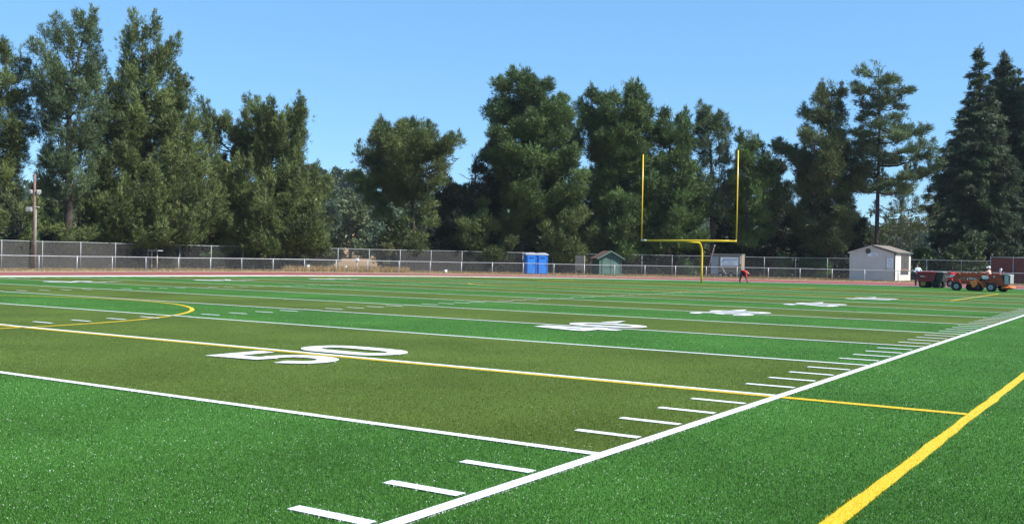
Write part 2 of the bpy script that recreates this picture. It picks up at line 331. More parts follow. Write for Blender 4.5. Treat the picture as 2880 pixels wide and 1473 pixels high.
G['3'] = arc_pieces(.56, .55, .6, .55, .34, .3, -165, 80, 14)+arc_pieces(.56, 1.36, .58, .54, .34, .3, -80, 165, 14)+[[(.4, .82), (.78, .82), (.78, 1.1), (.4, 1.1)]]
G['2'] = [[(.04, 0), (1.16, 0), (1.16, .34), (.04, .34)], [(.04, .34), (.5, .34), (1.1, 1.05), (.78, 1.2)]]+arc_pieces(.58, 1.3, .58, .6, .34, .32, -25, 170, 14)
G['1'] = [[(.42, 0), (.80, 0), (.80, 1.9), (.42, 1.9)], [(.1, 1.35), (.42, 1.45), (.42, 1.9), (.2, 1.6)]]
def numeral(y, ch, side):
    for near in (True, False):
        polys = []
        for d, yo in ((ch, -1.46 if ch == '5' else -1.42), ('0', 0.16)):
            for p in G[d]:
                if near: polys.append([(-6.40-q[1]*1.05, y+yo+q[0]) for q in p])
                else:
                    # reads from the far touchline: mirrored about the pitch axis
                    polys.append([(XF+6.40+q[1]*1.05, y-(yo+q[0])) for q in p])
        if side:
            x0 = -8.15 if near else XF+8.15; s = 1 if near else -1
            polys.append([(x0+.1*s, y+1.62), (x0+.1*s, y+1.62+.02), (x0+.33*s, y+2.6), (x0+.56*s, y+1.62)])
        mark('yard_number', 'white', 6, polys)
numeral(0, '5', 0)
for k, c in ((10, '4'), (20, '3'), (30, '2'), (40, '1')): numeral(k*YD, c, 1)

def ccw(p):
    a = sum(p[i][0]*p[(i+1) % len(p)][1]-p[(i+1) % len(p)][0]*p[i][1] for i in range(len(p)))
    return p if a > 0 else p[::-1]
# artificial-grass blades over the part of the pitch near the camera
NB = 1000000
inv = rng.uniform(1/60.0, 1/4.6, NB); dd = 1/inv
lat = rng.uniform(-1, 1, NB)*(.60*dd+.9)
dd = np.concatenate([dd, rng.uniform(-6, 16, 330000)]); lat = np.concatenate([lat, rng.uniform(-13, 13, 330000)]); keep = (dd < 5) | (np.abs(lat) > .60*dd+.9); keep[:NB] = True; dd = dd[keep]; lat = lat[keep]; NB1 = int(keep[:NB].sum())
wide = np.ones(len(dd)); wide[NB1:] = 2.6
fw2 = FW[:2]/np.linalg.norm(FW[:2]); rt2 = np.array([fw2[1], -fw2[0]])
bx = CAM[0]+fw2[0]*dd+rt2[0]*lat; by = CAM[1]+fw2[1]*dd+rt2[1]*lat
inside = (bx > -50.8) & (by < 64)
bx, by, dd, wide = bx[inside], by[inside], np.maximum(dd[inside], 4), wide[inside]
order = sorted(range(len(shapes)), key=lambda i: shapes[i][2])
cls = np.full(len(bx), -1, np.int32)
for i in order:
    for p in shapes[i][3]:
        p = ccw(p); P = np.array(p); lo, hi = P.min(0), P.max(0)
        # ragged edge: blades of a marking lean over its border
        c = np.nonzero((bx > lo[0]-.03) & (bx < hi[0]+.03) & (by > lo[1]-.03) & (by < hi[1]+.03))[0]
        if len(c) == 0: continue
        jx = bx[c]+rng.normal(0, .011, len(c)); jy = by[c]+rng.normal(0, .011, len(c)); ok = np.ones(len(c), bool)
        for a, b in zip(p, p[1:]+p[:1]): ok &= ((b[0]-a[0])*(jy-a[1])-(b[1]-a[1])*(jx-a[0])) >= 0
        cls[c[ok]] = i
def blades(sel, h=(.010, .024)):
    x, y, d = bx[sel], by[sel], dd[sel]; n = len(x)
    ang = rng.uniform(0, 2*PI, n); lean = rng.uniform(.0, 1.0, n)**1.2; la = rng.uniform(0, 2*PI, n)
    hh = rng.uniform(h[0], h[1], n)*np.clip(1.15-d/60, .45, 1); w = np.maximum(.0022, d*.00032)*wide[sel]*rng.uniform(.7, 1.3, n)
    sx, sy = np.cos(ang)*w, np.sin(ang)*w
    tx, ty = np.cos(la)*lean*hh, np.sin(la)*lean*hh
    t = rng.uniform(0, .93, n)**1.15; sp = rng.random(n) < .045; t[sp] = 1.0; hh[sp] *= .5  # a few short pale blades, painted in place of sun glints
    V = np.empty((n, 3, 3)); z0 = np.zeros(n)+.002
    V[:, 0] = np.stack([x-sx, y-sy, z0], 1); V[:, 1] = np.stack([x+sx, y+sy, z0], 1); V[:, 2] = np.stack([x+tx, y+ty, hh*np.sqrt(np.maximum(.1, 1-.6*lean**2))], 1)
    return V.reshape(-1, 3), np.arange(3*n).reshape(-1, 3), t
ZL = {1: .004, 3: .008, 4: .012, 5: .016, 6: .020}
turfpoly = [tuple(p) for p in INNER[::2]]+[(40, -70)]
def fan(polys, z, pr6=False):
    V = []; F = []
    for i_, p in enumerate(polys):
        zi = ((i_ % 5)*.0006 if pr6 else 0); p = ccw(p); n = len(V); V += [(*q, z+zi) for q in p]
        for k in range(1, len(p)-1): F.append((n, n+k, n+k+1))
    return np.array(V), np.array(F), np.full(len(F), .29)
from mathutils.geometry import tessellate_polygon
tt = tessellate_polygon([[Vector((*p, 0)) for p in turfpoly]])
TV = np.array([(*p, 0.0) for p in turfpoly]); TF = []
for a, b, c in tt:
    cr = (TV[b]-TV[a])[0]*(TV[c]-TV[a])[1]-(TV[b]-TV[a])[1]*(TV[c]-TV[a])[0]; TF.append((a, b, c) if cr > 0 else (a, c, b))
V, F, T = cat_tris([(TV, np.array(TF), np.full(len(TF), .29)), blades(np.nonzero(cls == -1)[0])])
tag(link('turf', tri_mesh('turf', V, F, M['green'], T)), kind='structure')
for i, (nm, key, pr, polys) in enumerate(shapes):
    parts = [fan(polys, ZL[pr], pr == 6)]; sel = np.nonzero(cls == i)[0]
    if len(sel):
        b = blades(sel)
        if key in ('white', 'yellow'): b[2][:] = np.minimum(b[2], .9)
        parts.append(b)
    V, F, T = cat_tris(parts); tag(link(nm, tri_mesh(nm, V, F, M[key], T)), kind='structure')

# ------------------------------------------------------------------ fences
def arc_points(P, step, phase, s0, s1):
    s = np.concatenate([[0], np.cumsum(np.linalg.norm(np.diff(P, axis=0), axis=1))])
    q = np.arange(s0+phase, s1, step); return np.stack([np.interp(q, s, P[:, k]) for k in range(2)], 1), s
def nearest_s(P, p):
    s = np.concatenate([[0], np.cumsum(np.linalg.norm(np.diff(P, axis=0), axis=1))]); return s[np.argmin(np.linalg.norm(P-np.asarray(p)[:2], axis=1))]
def fence(name, P, h, rpost, label, group, posts, post_mat, mesh_parts, mid=False, drop=lambda s: 0.0, wobble=.0):
    root = thing(name, (*posts[0], 0), label, 'fence', group); ox, oy = posts[0]
    r0 = random.Random(len(posts))
    for i, p in enumerate(posts):
        j = r0.uniform(-wobble, wobble)
        b = MB().tube([(p[0]-ox, p[1]-oy, -.06), (p[0]-ox+j, p[1]-oy+j*.4, h+.03)], rpost, 8).ellipsoid((p[0]-ox+j, p[1]-oy+j*.4, h+.03), (rpost*1.2, rpost*1.2, rpost), 8, 4)
        b.build('post', post_mat, root)
    sag = [h+r0.uniform(-.02, .02) for _ in posts]
    MB().tube([(p[0]-ox, p[1]-oy, sag[i]) for i, p in enumerate(posts)], rpost*.8, 7).build('top_rail', post_mat, root)
    for nm, i0, i1, z0, z1, m, off in mesh_parts:
        q = posts[i0:i1+1]; vs = []; s = 0; uv = []
        for k, p in enumerate(q):
            if k: s += float(np.linalg.norm(q[k]-q[k-1]))
            vs += [(p[0]-ox+off, p[1]-oy+off, z0), (p[0]-ox+off, p[1]-oy+off, z1)]; uv += [(s, z0), (s, z1)]
        me = bpy.data.meshes.new(nm); fc = [(2*k, 2*k+2, 2*k+3, 2*k+1) for k in range(len(q)-1)]; me.from_pydata(vs, [], fc)
        ul = me.uv_layers.new(name='UVMap')
        for l in me.loops: ul.data[l.index].uv = uv[l.vertex_index]
        me.materials.append(m); me.update(); link(nm, me, root)
    return root
LOWP = offset(OUTER, 1.35)
sA = nearest_s(LOWP, gnd(5.6, 763)); lowposts, _ = arc_points(LOWP, 3.02, 0, sA-3.02*6, sA+3.02*46)
fence('low_fence', LOWP, 1.10, .034, 'low chain link fence with grey posts along the outside of the red track', None, lowposts, M['galv'],
      [('chain_mesh', 0, len(lowposts)-1, .04, 1.08, M['chain'], .03)], wobble=.02)
_k = np.interp(OUTER[:, 1], [40, 78], [8.0, 13.5]); _k[len(_k)//2:] = np.maximum(_k[len(_k)//2:], 8.0)
HIP = OUTER+(offset(OUTER, 1.0)-OUTER)*_k[:, None]
sB = nearest_s(HIP, gnd(31.6, 757.5)); hiposts, _ = arc_points(HIP, 3.35, 0, sB-3.35*3, sB+3.35*36)
hu = [proj((*p, 0))[0] for p in hiposts]
def idx(u): return int(np.argmin([abs(a-u) for a in hu]))
fence('tall_fence', HIP, 2.22, .036, 'tall chain link fence with dark screens behind the low fence under the pines', None, hiposts, M['galv_dull'],
      [('chain_mesh', 0, len(hiposts)-1, .03, 2.2, M['chain'], .03), ('wind_screen', idx(12)-1, idx(350), .05, 2.15, M['screen'], -.05), ('wind_screen', idx(1118), idx(1275), .05, 2.15, M['screen'], -.05)])

# ------------------------------------------------------------------ goal post
def goalpost():
    t = thing('goal_post', (XC, 57.6, 0), 'yellow gooseneck football goal post with two tall uprights at the far end of the pitch', 'goal post')
    Rn = .85; zb = 3.0
    pts = [(0, 0, -.05), (0, 0, 1.2), (0, 0, zb-Rn)]+[(0, -Rn*(1-math.cos(q)), zb-Rn+Rn*math.sin(q)) for q in np.linspace(.2, PI/2, 8)]+[(0, -1.8, zb), (0, -2.62, zb+.02)]
    MB().tube(pts, .074, 12).build('gooseneck', M['goal'], t)
    MB().tube([(-3.62, -2.7, 3.06), (3.62, -2.7, 3.06)], .07, 12).build('crossbar', M['goal'], t)
    for s in (-1, 1): MB().tube([(s*3.6, -2.7, 2.98), (s*3.6, -2.7, 9.32)], .042, 10).build('upright', M['goal'], t)
    MB().tube([(-3.64, -2.7, 3.06), (-3.2, -2.7, 3.06)], .073, 12).build('end_sleeve', M['steel'], t)
goalpost()

# ------------------------------------------------------------------ buildings and small structures by the fence
def axes(ang): return ang
def portable(u0, u1, v, rz, label):
    p = gnd((u0+u1)/2, v); t = thing('portable_toilet', (p[0], p[1], -.05), label, 'portable toilet', 'portable toilets behind the low fence', rz)
    w = 1.12
    MB().box((0, 0, 1.03), (w, w, 1.96), 0, .06).build('cabin', M['blue'], t)
    MB().box((0, 0, .06), (w*1.06, w*1.06, .12)).build('base_skid', M['blue_dark'], t)
    MB().prism([(-w/2-.05, 2.0), (w/2+.05, 2.0), (w/2+.02, 2.1), (.25, 2.24), (-.25, 2.24), (-w/2-.02, 2.1)], 'y', -w/2-.05, w/2+.05).build('roof', M['roofplastic'], t)
    d = MB().box((0, -w/2-.012, 1.02), (.80, .03, 1.72)).build('door', M['blue'], t)
    MB().box((.31, -w/2-.045, 1.05), (.05, .04, .14)).build('handle', M['black'], d)
    MB().box((0, -w/2-.04, 1.72), (.5, .02, .14)).build('vent', M['blue_dark'], d)
    for s in (-1, 1): MB().box((s*.47, -w/2-.01, 1.02), (.05, .05, 1.8)).build('door_jamb', M['blue_dark'], t)
portable(1476, 1504, 771.5, R(47), 'left one of two blue portable toilets side by side, its side wall in shade')
portable(1507, 1536, 771.5, R(47), 'right one of two blue portable toilets side by side, nearer the green shed')

def green_shed():
    a = gnd(1686, 772.8); b = gnd(1748, 772.8)
    rz = R(44); W_ = 2.4; D_ = 2.6; p = pt(1717, 104.5)
    f = np.array([math.sin(rz), -math.cos(rz)])
    t = thing('garden_shed', (p[0], p[1], -.06), 'small green wooden shed with brown gable roof and double doors beside the goal post', 'shed', None, rz)
    H, PK = 1.85, 2.45
    MB().prism([(-W_/2, 0), (W_/2, 0), (W_/2, H), (0, PK), (-W_/2, H)], 'y', 0, D_).build('wall', M['shedgreen'], t)
    rf = MB()
    for s in (-1, 1):
        rf.prism([(0, PK+.09), (s*(W_/2+.28), H-.13), (s*(W_/2+.28), H-.05), (0, PK+.17)][::s], 'y', -.28, D_+.2)
    rf = rf.build('roof', M['shingle'], t)
    for s in (-1, 1):
        MB().prism([(0, PK+.03), (s*(W_/2+.29), H-.19), (s*(W_/2+.29), H-.06), (0, PK+.16)], 'y', -.32, -.285).build('barge_board', M['shedtrim'], rf)
    for s in (-1, 1):
        d = MB().box((s*.46, -.025, .86), (.88, .04, 1.62)); 
        d = d.build('door', M['shedtrim'], t)
        for z in (.2, .9, 1.55): MB().box((s*.46, -.052, z), (.82, .014, .09)).build('batten', M['shedgreen'], d)
        MB().box((s*.08, -.06, .9), (.03, .03, .16)).build('handle', M['black'], d)
        MB().box((s*(W_/2-.05), -.02, H/2), (.1, .04, H-.02)).build('corner_board', M['shedtrim'], t)
green_shed()

def text_lines(m, x0, x1, y, z, n, seed, h=.05, gap=.1):
    r = random.Random(seed)
    for k in range(n):
        x = x0+r.uniform(0, .08)
        while x < x1:
            w = r.uniform(.05, .16); m.box(((x+min(x+w, x1))/2, y, z-k*gap), (max(.02, min(x+w, x1)-x), .006, h)); x += w+.035
def trailer():
    p = pt(2042, 106); t = thing('office_trailer', (p[0], p[1], -.06), 'tan box trailer on wheels with white notice sign and grey door behind the goal post', 'trailer', None, R(12))
    W_ = 3.25; H = 2.1; z0 = .36
    MB().box((0, 1.1, z0+H/2), (W_, 2.2, H), 0, .03).build('body', M['tan'], t)
    MB().box((0, 1.08, z0+H+.03), (W_+.08, 2.3, .07)).build('roof', M['galv_dull'], t)
    rb = MB(); 
    for k in range(9): rb.box((-W_/2+.2+k*(W_-.4)/8, -.012, z0+H/2), (.03, .02, H-.05))
    rb.build('siding_rib', M['tan'], t)
    d = MB().box((-1.18, -.03, z0+.98), (.76, .05, 1.8)).build('door', M['greydoor'], t); MB().box((-.88, -.075, z0+.95), (.05, .04, .12)).build('handle', M['black'], d)
    s = MB().box((.35, -.04, z0+1.36), (1.85, .04, .9)).build('sign_board', M['sign'], t)
    m = MB(); text_lines(m, -.15, 1.2, -.066, z0+1.66, 2, 3, .05, .15); text_lines(m, .15, .8, -.066, z0+1.30, 1, 5, .04); text_lines(m, -.35, 1.0, -.066, z0+1.08, 1, 8, .05); m.build('lettering', M['ink'], s)
    MB().prism([(-.42, z0+1.3), (-.32, z0+1.3), (-.12, z0+1.62), (-.2, z0+1.66), (-.3, z0+1.5)], 'y', -.072, -.063).build('emblem', M['ink'], s)
    MB().box((W_/2-.16, -.04, z0+1.55), (.09, .05, .85)).build('corner_lamp', M['whiteplastic'], t)
    MB().box((0, .6, .3), (W_+.5, .12, .1)).box((0, 1.6, .3), (W_+.5, .12, .1)).build('chassis', M['black'], t)
    for x in (-.55, .55):
        w = MB().tube([(x, -.02, .3), (x, .22, .3)], .30, 16).build('wheel', M['rubber'], t); MB().tube([(x, -.045, .3), (x, -.02, .3)], .15, 12).build('hub', M['rim'], w)
    MB().box((-1.3, -.2, .30), (1.0, .4, .06)).box((-1.3, -.45, .12), (.9, .3, .05)).build('step', M['steel'], t)
    MB().tube([(-.55, -.06, z0+.9), (.0, -.1, z0+.1), (.05, -.1, -.0)], .025, 6).build('handrail', M['galv'], t)
trailer()
p = pt(1988, 105)
t = thing('leaning_pole', (p[0], p[1], -.06), 'dark red pole leaning up beside the tan trailer', 'pole')
MB().tube([(0, 0, 0), (.25, .1, 1.4), (.72, .25, 3.35)], [.055, .05, .045], 8).build('shaft', M['pole_wood'], t); MB().box((0, 0, .05), (.3, .3, .12)).build('foot', M['black'], t)
MB().tube([(.72, .25, 3.2), (.72, .25, 3.4)], .06, 8).build('cap', M['galv'], t)

def white_shed():
    p = pt(2390, 102); rz = R(-4.0)
    t = thing('white_shed', (p[0], p[1], -.06), 'large cream white shed with low gable roof and a side window beyond the track', 'shed', None, rz)
    W_, D_, H, PK = 4.47, 5.4, 2.9, 3.55
    MB().prism([(0, 0), (W_, 0), (W_, H), (W_/2, PK), (0, H)], 'y', 0, D_).build('wall', M['cream'], t)
    gr = MB()
    for k in range(1, 12): gr.box((k*W_/12, -.004, 1.45), (.02, .012, 2.8))
    gr.build('siding_groove', M['cream'], t)
    rf = MB()
    for s in (-1, 1):
        x = W_/2
        rf.prism([(x, PK+.02), (x+s*(W_/2+.18), H-.06), (x+s*(W_/2+.18), H+.04), (x, PK+.12)][::s], 'y', -.1, D_+.15)
    rf = rf.build('roof', M['greyroof'], t)
    for s in (-1, 1):
        MB().prism([(W_/2, PK-.05), (W_/2+s*(W_/2+.19), H-.13), (W_/2+s*(W_/2+.19), H-.01), (W_/2, PK+.07)], 'y', -.15, -.105).build('barge_board', M['creamtrim'] if s > 0 else M['cream'], rf)
    MB().box((W_+.19, D_/2, H-.02), (.06, D_+.2, .12)).build('gutter', M['creamtrim'], rf)
    for x, y in ((.03, -.01), (W_-.03, -.01)): MB().box((x, y-.005, H/2), (.1, .04, H-.02)).build('corner_board', M['creamtrim'] if x > 1 else M['cream'], t)
    v = MB().ellipsoid((W_/2-.42, -.03, 3.02), (.27, .04, .27), 16, 8).build('round_vent', M['creamtrim'], t)
    s = MB().box((W_/2+.05, -.03, 2.66), (.95, .03, .34)).build('name_sign', M['sign'], t)
    m = MB(); text_lines(m, W_/2-.12, W_/2+.45, -.05, 2.70, 2, 11, .045, .11); m.build('lettering', M['ink'], s)
    b = MB().box((W_-.52, -.035, 1.86), (.62, .04, .98)).build('notice_board', M['sign'], t)
    m = MB(); text_lines(m, W_-.76, W_-.30, -.06, 2.2, 6, 17, .035, .14); m.build('lettering', M['greydoor'], b)
    MB().box((W_-.86, -.03, 1.75), (.04, .04, 1.3)).build('conduit', M['creamtrim'], t)
    w = MB().box((W_+.02, 3.3, 1.95), (.05, 2.7, 1.55)).build('window', M['redframe'], t)
    for k in (-1, 0, 1): MB().box((W_+.055, 3.3+k*.86, 1.98), (.03, .74, 1.28)).build('pane', M['window'], w)
    MB().box((W_+.2, 3.3, 1.14), (.36, 2.8, .06)).build('sill', M['creamtrim'], w)
    for y in (.25, 2.0, 3.6, 5.2): MB().box((W_/2, y, .03), (W_+.06, .25, .16)).build('skid', M['galv_dull'], t)
white_shed()

def light_pole():
    p = gnd(94, 757); d = (p-CAM)@FW; k = d/FPX
    t = thing('light_pole', (p[0], p[1], -.06), 'tall wooden light pole with two floodlights at the left end of the track', 'light pole')
    H = zat(94, 487, d)
    MB().tube([(0, 0, 0), (.02, 0, H*.5), (-.02, 0, H)], [.11, .098, .082], 12).build('pole', M['pole_wood'], t)
    zr = zat(94, 537, d); rx = RT[:2]/np.linalg.norm(RT[:2])
    fl = []
    for s in (-1, 1):
        o = np.array([rx[0], rx[1]])*s*.32; dr = np.array([rx[0]*s*.5, rx[1]*s*.5])-fw2*.7; dr /= np.linalg.norm(dr); nr = math.atan2(dr[1], dr[0])
        h = MB().box((0, 0, 0), (.2, .36, .28), 0, .03).build('floodlight', M['lamp_metal'], t); h.location = (o[0], o[1], zr); h.rotation_euler = (0, R(18), nr)
        MB().box((0.103, 0, 0), (.012, .3, .22)).build('lens', M['lamp_glass'], h)
    MB().tube([(-rx[0]*.42, -rx[1]*.42, zr-.2), (rx[0]*.42, rx[1]*.42, zr-.2)], .03, 6).build('crossarm', M['galv'], t)
    zb = zat(94, 586, d)
    MB().box((-rx[0]*.36-fw2[0]*.1, -rx[1]*.36-fw2[1]*.1, zb-.05), (.45, .35, .36), math.atan2(rx[1], rx[0]), .04).build('junction_box', M['lamp_metal'], t)
    MB().tube([(-rx[0]*.6, -rx[1]*.6, zb+.2), (rx[0]*.42, rx[1]*.42, zb+.16)], .025, 6).build('bracket', M['galv'], t)
    MB().tube([(rx[0]*.16, rx[1]*.16, 0), (rx[0]*.13, rx[1]*.13, zb)], .03, 6).build('conduit', M['galv'], t)
light_pole()

# maroon screen fence at the right
r0 = pt(2786, 97); r1 = pt(3050, 92); q = np.stack([r0[:2]+(r1-r0)[:2]*k/4 for k in range(5)])
fence('screened_fence', None, 2.55, .04, 'fence covered with maroon wind screen at the right edge behind the orange tractor', None, list(q), M['galv_dull'],
      [('wind_screen', 0, 4, .08, 2.5, M['screen_red'], .0)])
# small things near the fences
def bucket(u, v, s, label):
    p = gnd(u, v); t = thing('bucket', (p[0], p[1], -.06), label, 'bucket')
    MB().tube([(0, 0, 0), (0, 0, .38*s)], [.15*s, .19*s], 14).build('pail', M['whiteplastic'], t); MB().tube([(0, 0, .38*s), (0, 0, .42*s)], .205*s, 14).build('lid', M['whiteplastic'], t)
bucket(864, 759.5, 1.5, 'white bucket behind the low fence, the left one near the dry grass')
bucket(971, 759.5, 1.3, 'white bucket behind the low fence in front of the open yellow field')
bucket(1253, 767, .9, 'small white bucket lying by the low fence near the dark pines')
p = pt(1004, 97); t = thing('box_on_post', (p[0], p[1], -.06), 'pale post with a white box on top in front of the yellow field', 'post')
MB().tube([(0, 0, 0), (0, 0, 1.05)], .06, 8).build('post', M['log'], t); MB().box((0, 0, 1.2), (.36, .3, .3), .3, .03).build('box', M['whiteplastic'], t)
p = pt(437, 84); t = thing('covered_board', (p[0], p[1], -.06), 'grey flat topped board on pale posts behind the tall fence', 'board')
MB().box((.0, 0, 1.72), (1.3, .5, .07)).build('top', M['galv'], t)
for x in (-.45, .25): MB().tube([(x, 0, 0), (x, 0, 1.7)], .05, 6).build('post', M['log'], t)
p = pt(1632, 105); t = thing('timber_frame', (p[0], p[1], -.06), 'pale timber panel standing just left of the green shed', 'panel')
MB().box((0, 0, 1.3), (.95, .08, 1.5)).build('panel', M['bush_dry'] if False else M['log'], t)
for x in (-.5, .5): MB().box((x, -.02, .98), (.08, .1, 2.1)).build('post', M['log'], t)

# ------------------------------------------------------------------ trees
HOLES = [(84, 432, 26, 40), (640, 418, 20, 26), (1285, 470, 40, 60)]
def blade_cloud(C, D, k, length, width, spread, tone, tj=.10, O=None):
    """k needle-spray triangles around every centre C, pointing along D"""
    n = len(C); C = np.repeat(C, k, 0); D = np.repeat(D, k, 0)
    d = D+rng.normal(0, spread, (n*k, 3)); d /= np.linalg.norm(d, axis=1)[:, None]+1e-9
    L = length*rng.uniform(.6, 1.25, (n*k, 1)); b = C+rng.normal(0, length*.28, (n*k, 3))
    ov = rng.normal(0, 1, (n*k, 3))
    if O is not None: ov = np.repeat(O, k, 0)+ov*.42
    s = np.cross(d, ov); s /= np.linalg.norm(s, axis=1)[:, None]+1e-9; w = width*rng.uniform(.6, 1.3, (n*k, 1))*.5
    V = np.stack([b-s*w, b+s*w, b+d*L], 1).reshape(-1, 3)
    t = np.clip(np.repeat(tone, k)+rng.normal(0, tj, n*k), 0, .93); t[rng.random(n*k) < .012] = 1
    return V, np.arange(len(V)).reshape(-1, 3), t
def limb_mesh(parts, pts, rad, n=5):
    m = MB().tube(pts, rad, n); parts.v += [tuple(p) for p in []]
    k = len(parts.v); parts.v += m.v; parts.f += [tuple(i+k for i in f) for f in m.f]; parts.sm += m.sm
HPD = [(proj((*p, 0))[0], float((np.array([*p, 0])-CAM)@FW)) for p in HIP if (np.array([*p, 0])-CAM)@FW > 5]
HPD.sort()
def fence_depth(u): return float(np.interp(u, [h[0] for h in HPD], [h[1] for h in HPD]))
def tree(name, u, depth, prof, label, mkey='pine', style='puff', ub=None, group=None, trunk=None, dens=1.0, cat='pine tree', bark='bark', hmin=1.2, leaf=1.0, lean_limb=.3, inner=.38, holes=True, bare=0.0, clear=2.5):
    """prof: (v, u_left, u_right) of the crown outline from the top down, read off the photograph"""
    ub = u if ub is None else ub
    if clear: depth = max(depth, fence_depth(ub)+clear)
    base = pt(ub, depth, -.06); mpp = depth/FPX
    root = thing(name, tuple(base), label, cat, group)
    away = (base-CAM)[:2]; away /= np.linalg.norm(away); right = np.array([away[1], -away[0]])
    zz = np.array([zat(u, p[0], depth) for p in prof])[::-1]-{'finger': .55, 'puff': .4, 'sparse': .4, 'plate': .3}.get(style, .1); ul = np.array([p[1] for p in prof])[::-1]; ur = np.array([p[2] for p in prof])[::-1]
    ztop, zlow = zz[-1], zz[0]
    utop = (prof[0][1]+prof[0][2])/2
    def ucen(z): return np.interp(z, [0, (zlow+ztop)/2, ztop], [ub, u, utop])
    def env(z): return (ucen(z)-np.interp(z, zz, ul))*mpp, (np.interp(z, zz, ur)-ucen(z))*mpp
    def axis(z):
        lat = (ucen(z)-ub)*mpp; wob = .12*math.sin(z*.9+u); return np.array([right[0]*lat+away[0]*wob, right[1]*lat+away[1]*wob, z])
    tr = trunk or max(.16, ztop*.017)
    tk = MB(); zs = np.linspace(0, ztop*.97, 12)
    tk.tube([axis(z)-(np.array([0, 0, .1]) if z == 0 else 0) for z in zs], [tr*1.25 if i == 0 else tr*(1-(i/11)**1.3*.9) for i in range(12)], 10)
    C, D, T, O = [], [], [], []
    area = float(np.trapezoid(ur-ul, zz))*mpp if hasattr(np, 'trapezoid') else float(np.trapz(ur-ul, zz))*mpp
    nl = int(np.clip(area*{'conifer': .9, 'finger': .62, 'plate': .30}.get(style, .42)*dens, 14, 150))
    # sample tip heights by width of crown
    wz = np.linspace(zlow, ztop, 60); ww = np.interp(wz, zz, ur-ul)+8; cdf = np.cumsum(ww)/ww.sum()
    ga = 0.0
    voids = [(rng.uniform(-.6, .6), rng.uniform(.12, .85), rng.uniform(.45, .95)) for _ in range(6 if style in ('puff', 'finger', 'sparse') and group == 'pines beyond the fence' else 0)]
    for i in range(nl):
        q = (i+rng.uniform(.1, .9))/nl; zt = float(np.interp(q, cdf, wz)); ga += 2.399963+rng.normal(0, .25)
        c, s = math.cos(ga), math.sin(ga); eL, eR = env(zt); ex = eR if c > 0 else eL; dep = max(.6, (eL+eR)/2)
        Rr = 1/math.sqrt((c/max(ex, .25))**2+(s/dep)**2) if ex > .05 else .3
        Rr *= rng.uniform(.70, 1.04)
        rise = {'puff': .42, 'finger': .55, 'plate': .22, 'conifer': -.18, 'round': .5, 'sparse': .35}[style]*rng.uniform(.6, 1.3)
        z0 = float(np.clip(zt-Rr*rise, hmin, ztop*.96)); A = axis(z0); dirv = np.array([right[0]*c+away[0]*s, right[1]*c+away[1]*s, 0])
        npt = 6; path = []
        for k in range(npt+1):
            t = k/npt; zc = z0+(zt-z0)*(t**1.6 if rise > 0 else t); path.append(A*[1, 1, 0]+dirv*Rr*t+np.array([0, 0, zc])+np.array([0, 0, -.06*Rr*math.sin(t*PI)])+rng.normal(0, .05*t*min(Rr, 3), 3))
        r_l = max(.03, .022*Rr+.02)
        limb_mesh(tk, path, [r_l*(1-.85*k/npt) for k in range(npt+1)], 5)
        path = np.array(path); side = np.array([-dirv[1], dirv[0], 0])
        npf = max(2, int(Rr*(1.35 if style != 'sparse' else 1.15)*math.sqrt(dens)))
        tone0 = rng.uniform(.25, .72)
        for j in range(npf):
            t = inner+(1.0-inner)*((j+rng.uniform(.3, 1))/npf); t = min(t, 1.0)
            p = np.array([np.interp(t*npt, range(npt+1), path[:, a]) for a in range(3)])
            spr = Rr*(.34 if style != 'finger' else .26)*(1.1-t)+.25
            for sg in ((-1, 1) if rng.random() < .75 else (0,)):
                o = side*sg*spr*rng.uniform(.4, 1.1); pc = p+o+np.array([0, 0, rng.normal(0, .12)])
                if sg and rng.random() < .45 and Rr > 1.5: limb_mesh(tk, [p-dirv*.2*Rr*.4, p+o*.5, pc], [r_l*.35, r_l*.25, .01], 4)
                if holes:
                    uu, vv = proj(pc+[base[0], base[1], 0])
                    if any(((uu-h[0])/h[2])**2+((vv-h[1])/h[3])**2 < 1 for h in HOLES): continue
                if bare and rng.random() < bare: continue
                lt = (pc-axis(pc[2]))@np.array([right[0], right[1], 0]); eA, eB = env(pc[2])
                if any(((lt-(vl*(eB if vl > 0 else eA)))/vr)**2+((pc[2]-(zlow+vz*(ztop-zlow)))/vr/.7)**2 < 1 for vl, vz, vr in voids): continue
                shr = min(1.0, .3+.32*Rr)
                outv = dirv*.55+side*sg*.35
                if style == 'finger':
                    hgt = rng.uniform(.9, 2.0); m_ = 26; rr = .46*shr
                    zk = rng.random(m_); off = rng.normal(0, 1, (m_, 3)); off[:, 2] *= .2; off *= (rr*(1.05-zk))[:, None]
                    cc = pc+off+np.stack([dirv[0]*zk*.4, dirv[1]*zk*.4, zk*hgt-.3], 1); dv = off/rr*.8+np.array([0, 0, .9])+outv*.3
                elif style in ('puff', 'sparse'):
                    m_ = 36 if style == 'puff' else 22; rr = rng.uniform(.55, 1.15)*shr
                    off = rng.normal(0, 1, (m_, 3)); off /= np.linalg.norm(off, axis=1)[:, None]; off *= (rng.random(m_)**.4)[:, None]; off[:, 2] = off[:, 2]*.75+.1
                    cc = pc+off*rr; dv = off*.9+np.array([0, 0, .6])+outv*.4
                elif style == 'plate':
                    m_ = 18; rr = rng.uniform(.5, .95)
                    off = rng.normal(0, 1, (m_, 3)); off /= np.linalg.norm(off, axis=1)[:, None]; off *= (rng.random(m_)**.4)[:, None]; off[:, 2] *= .38
                    cc = pc+off*rr; dv = off*.9+np.array([0, 0, .55])+outv*.5
                elif style == 'conifer':
                    m_ = 18; rr = rng.uniform(.4, .7)*shr
                    off = rng.normal(0, 1, (m_, 3))*.5; off[:, 2] = -np.abs(off[:, 2])*.7
                    cc = pc+off*rr; dv = off*.5+dirv*.8+np.array([0, 0, -.35])
                else:
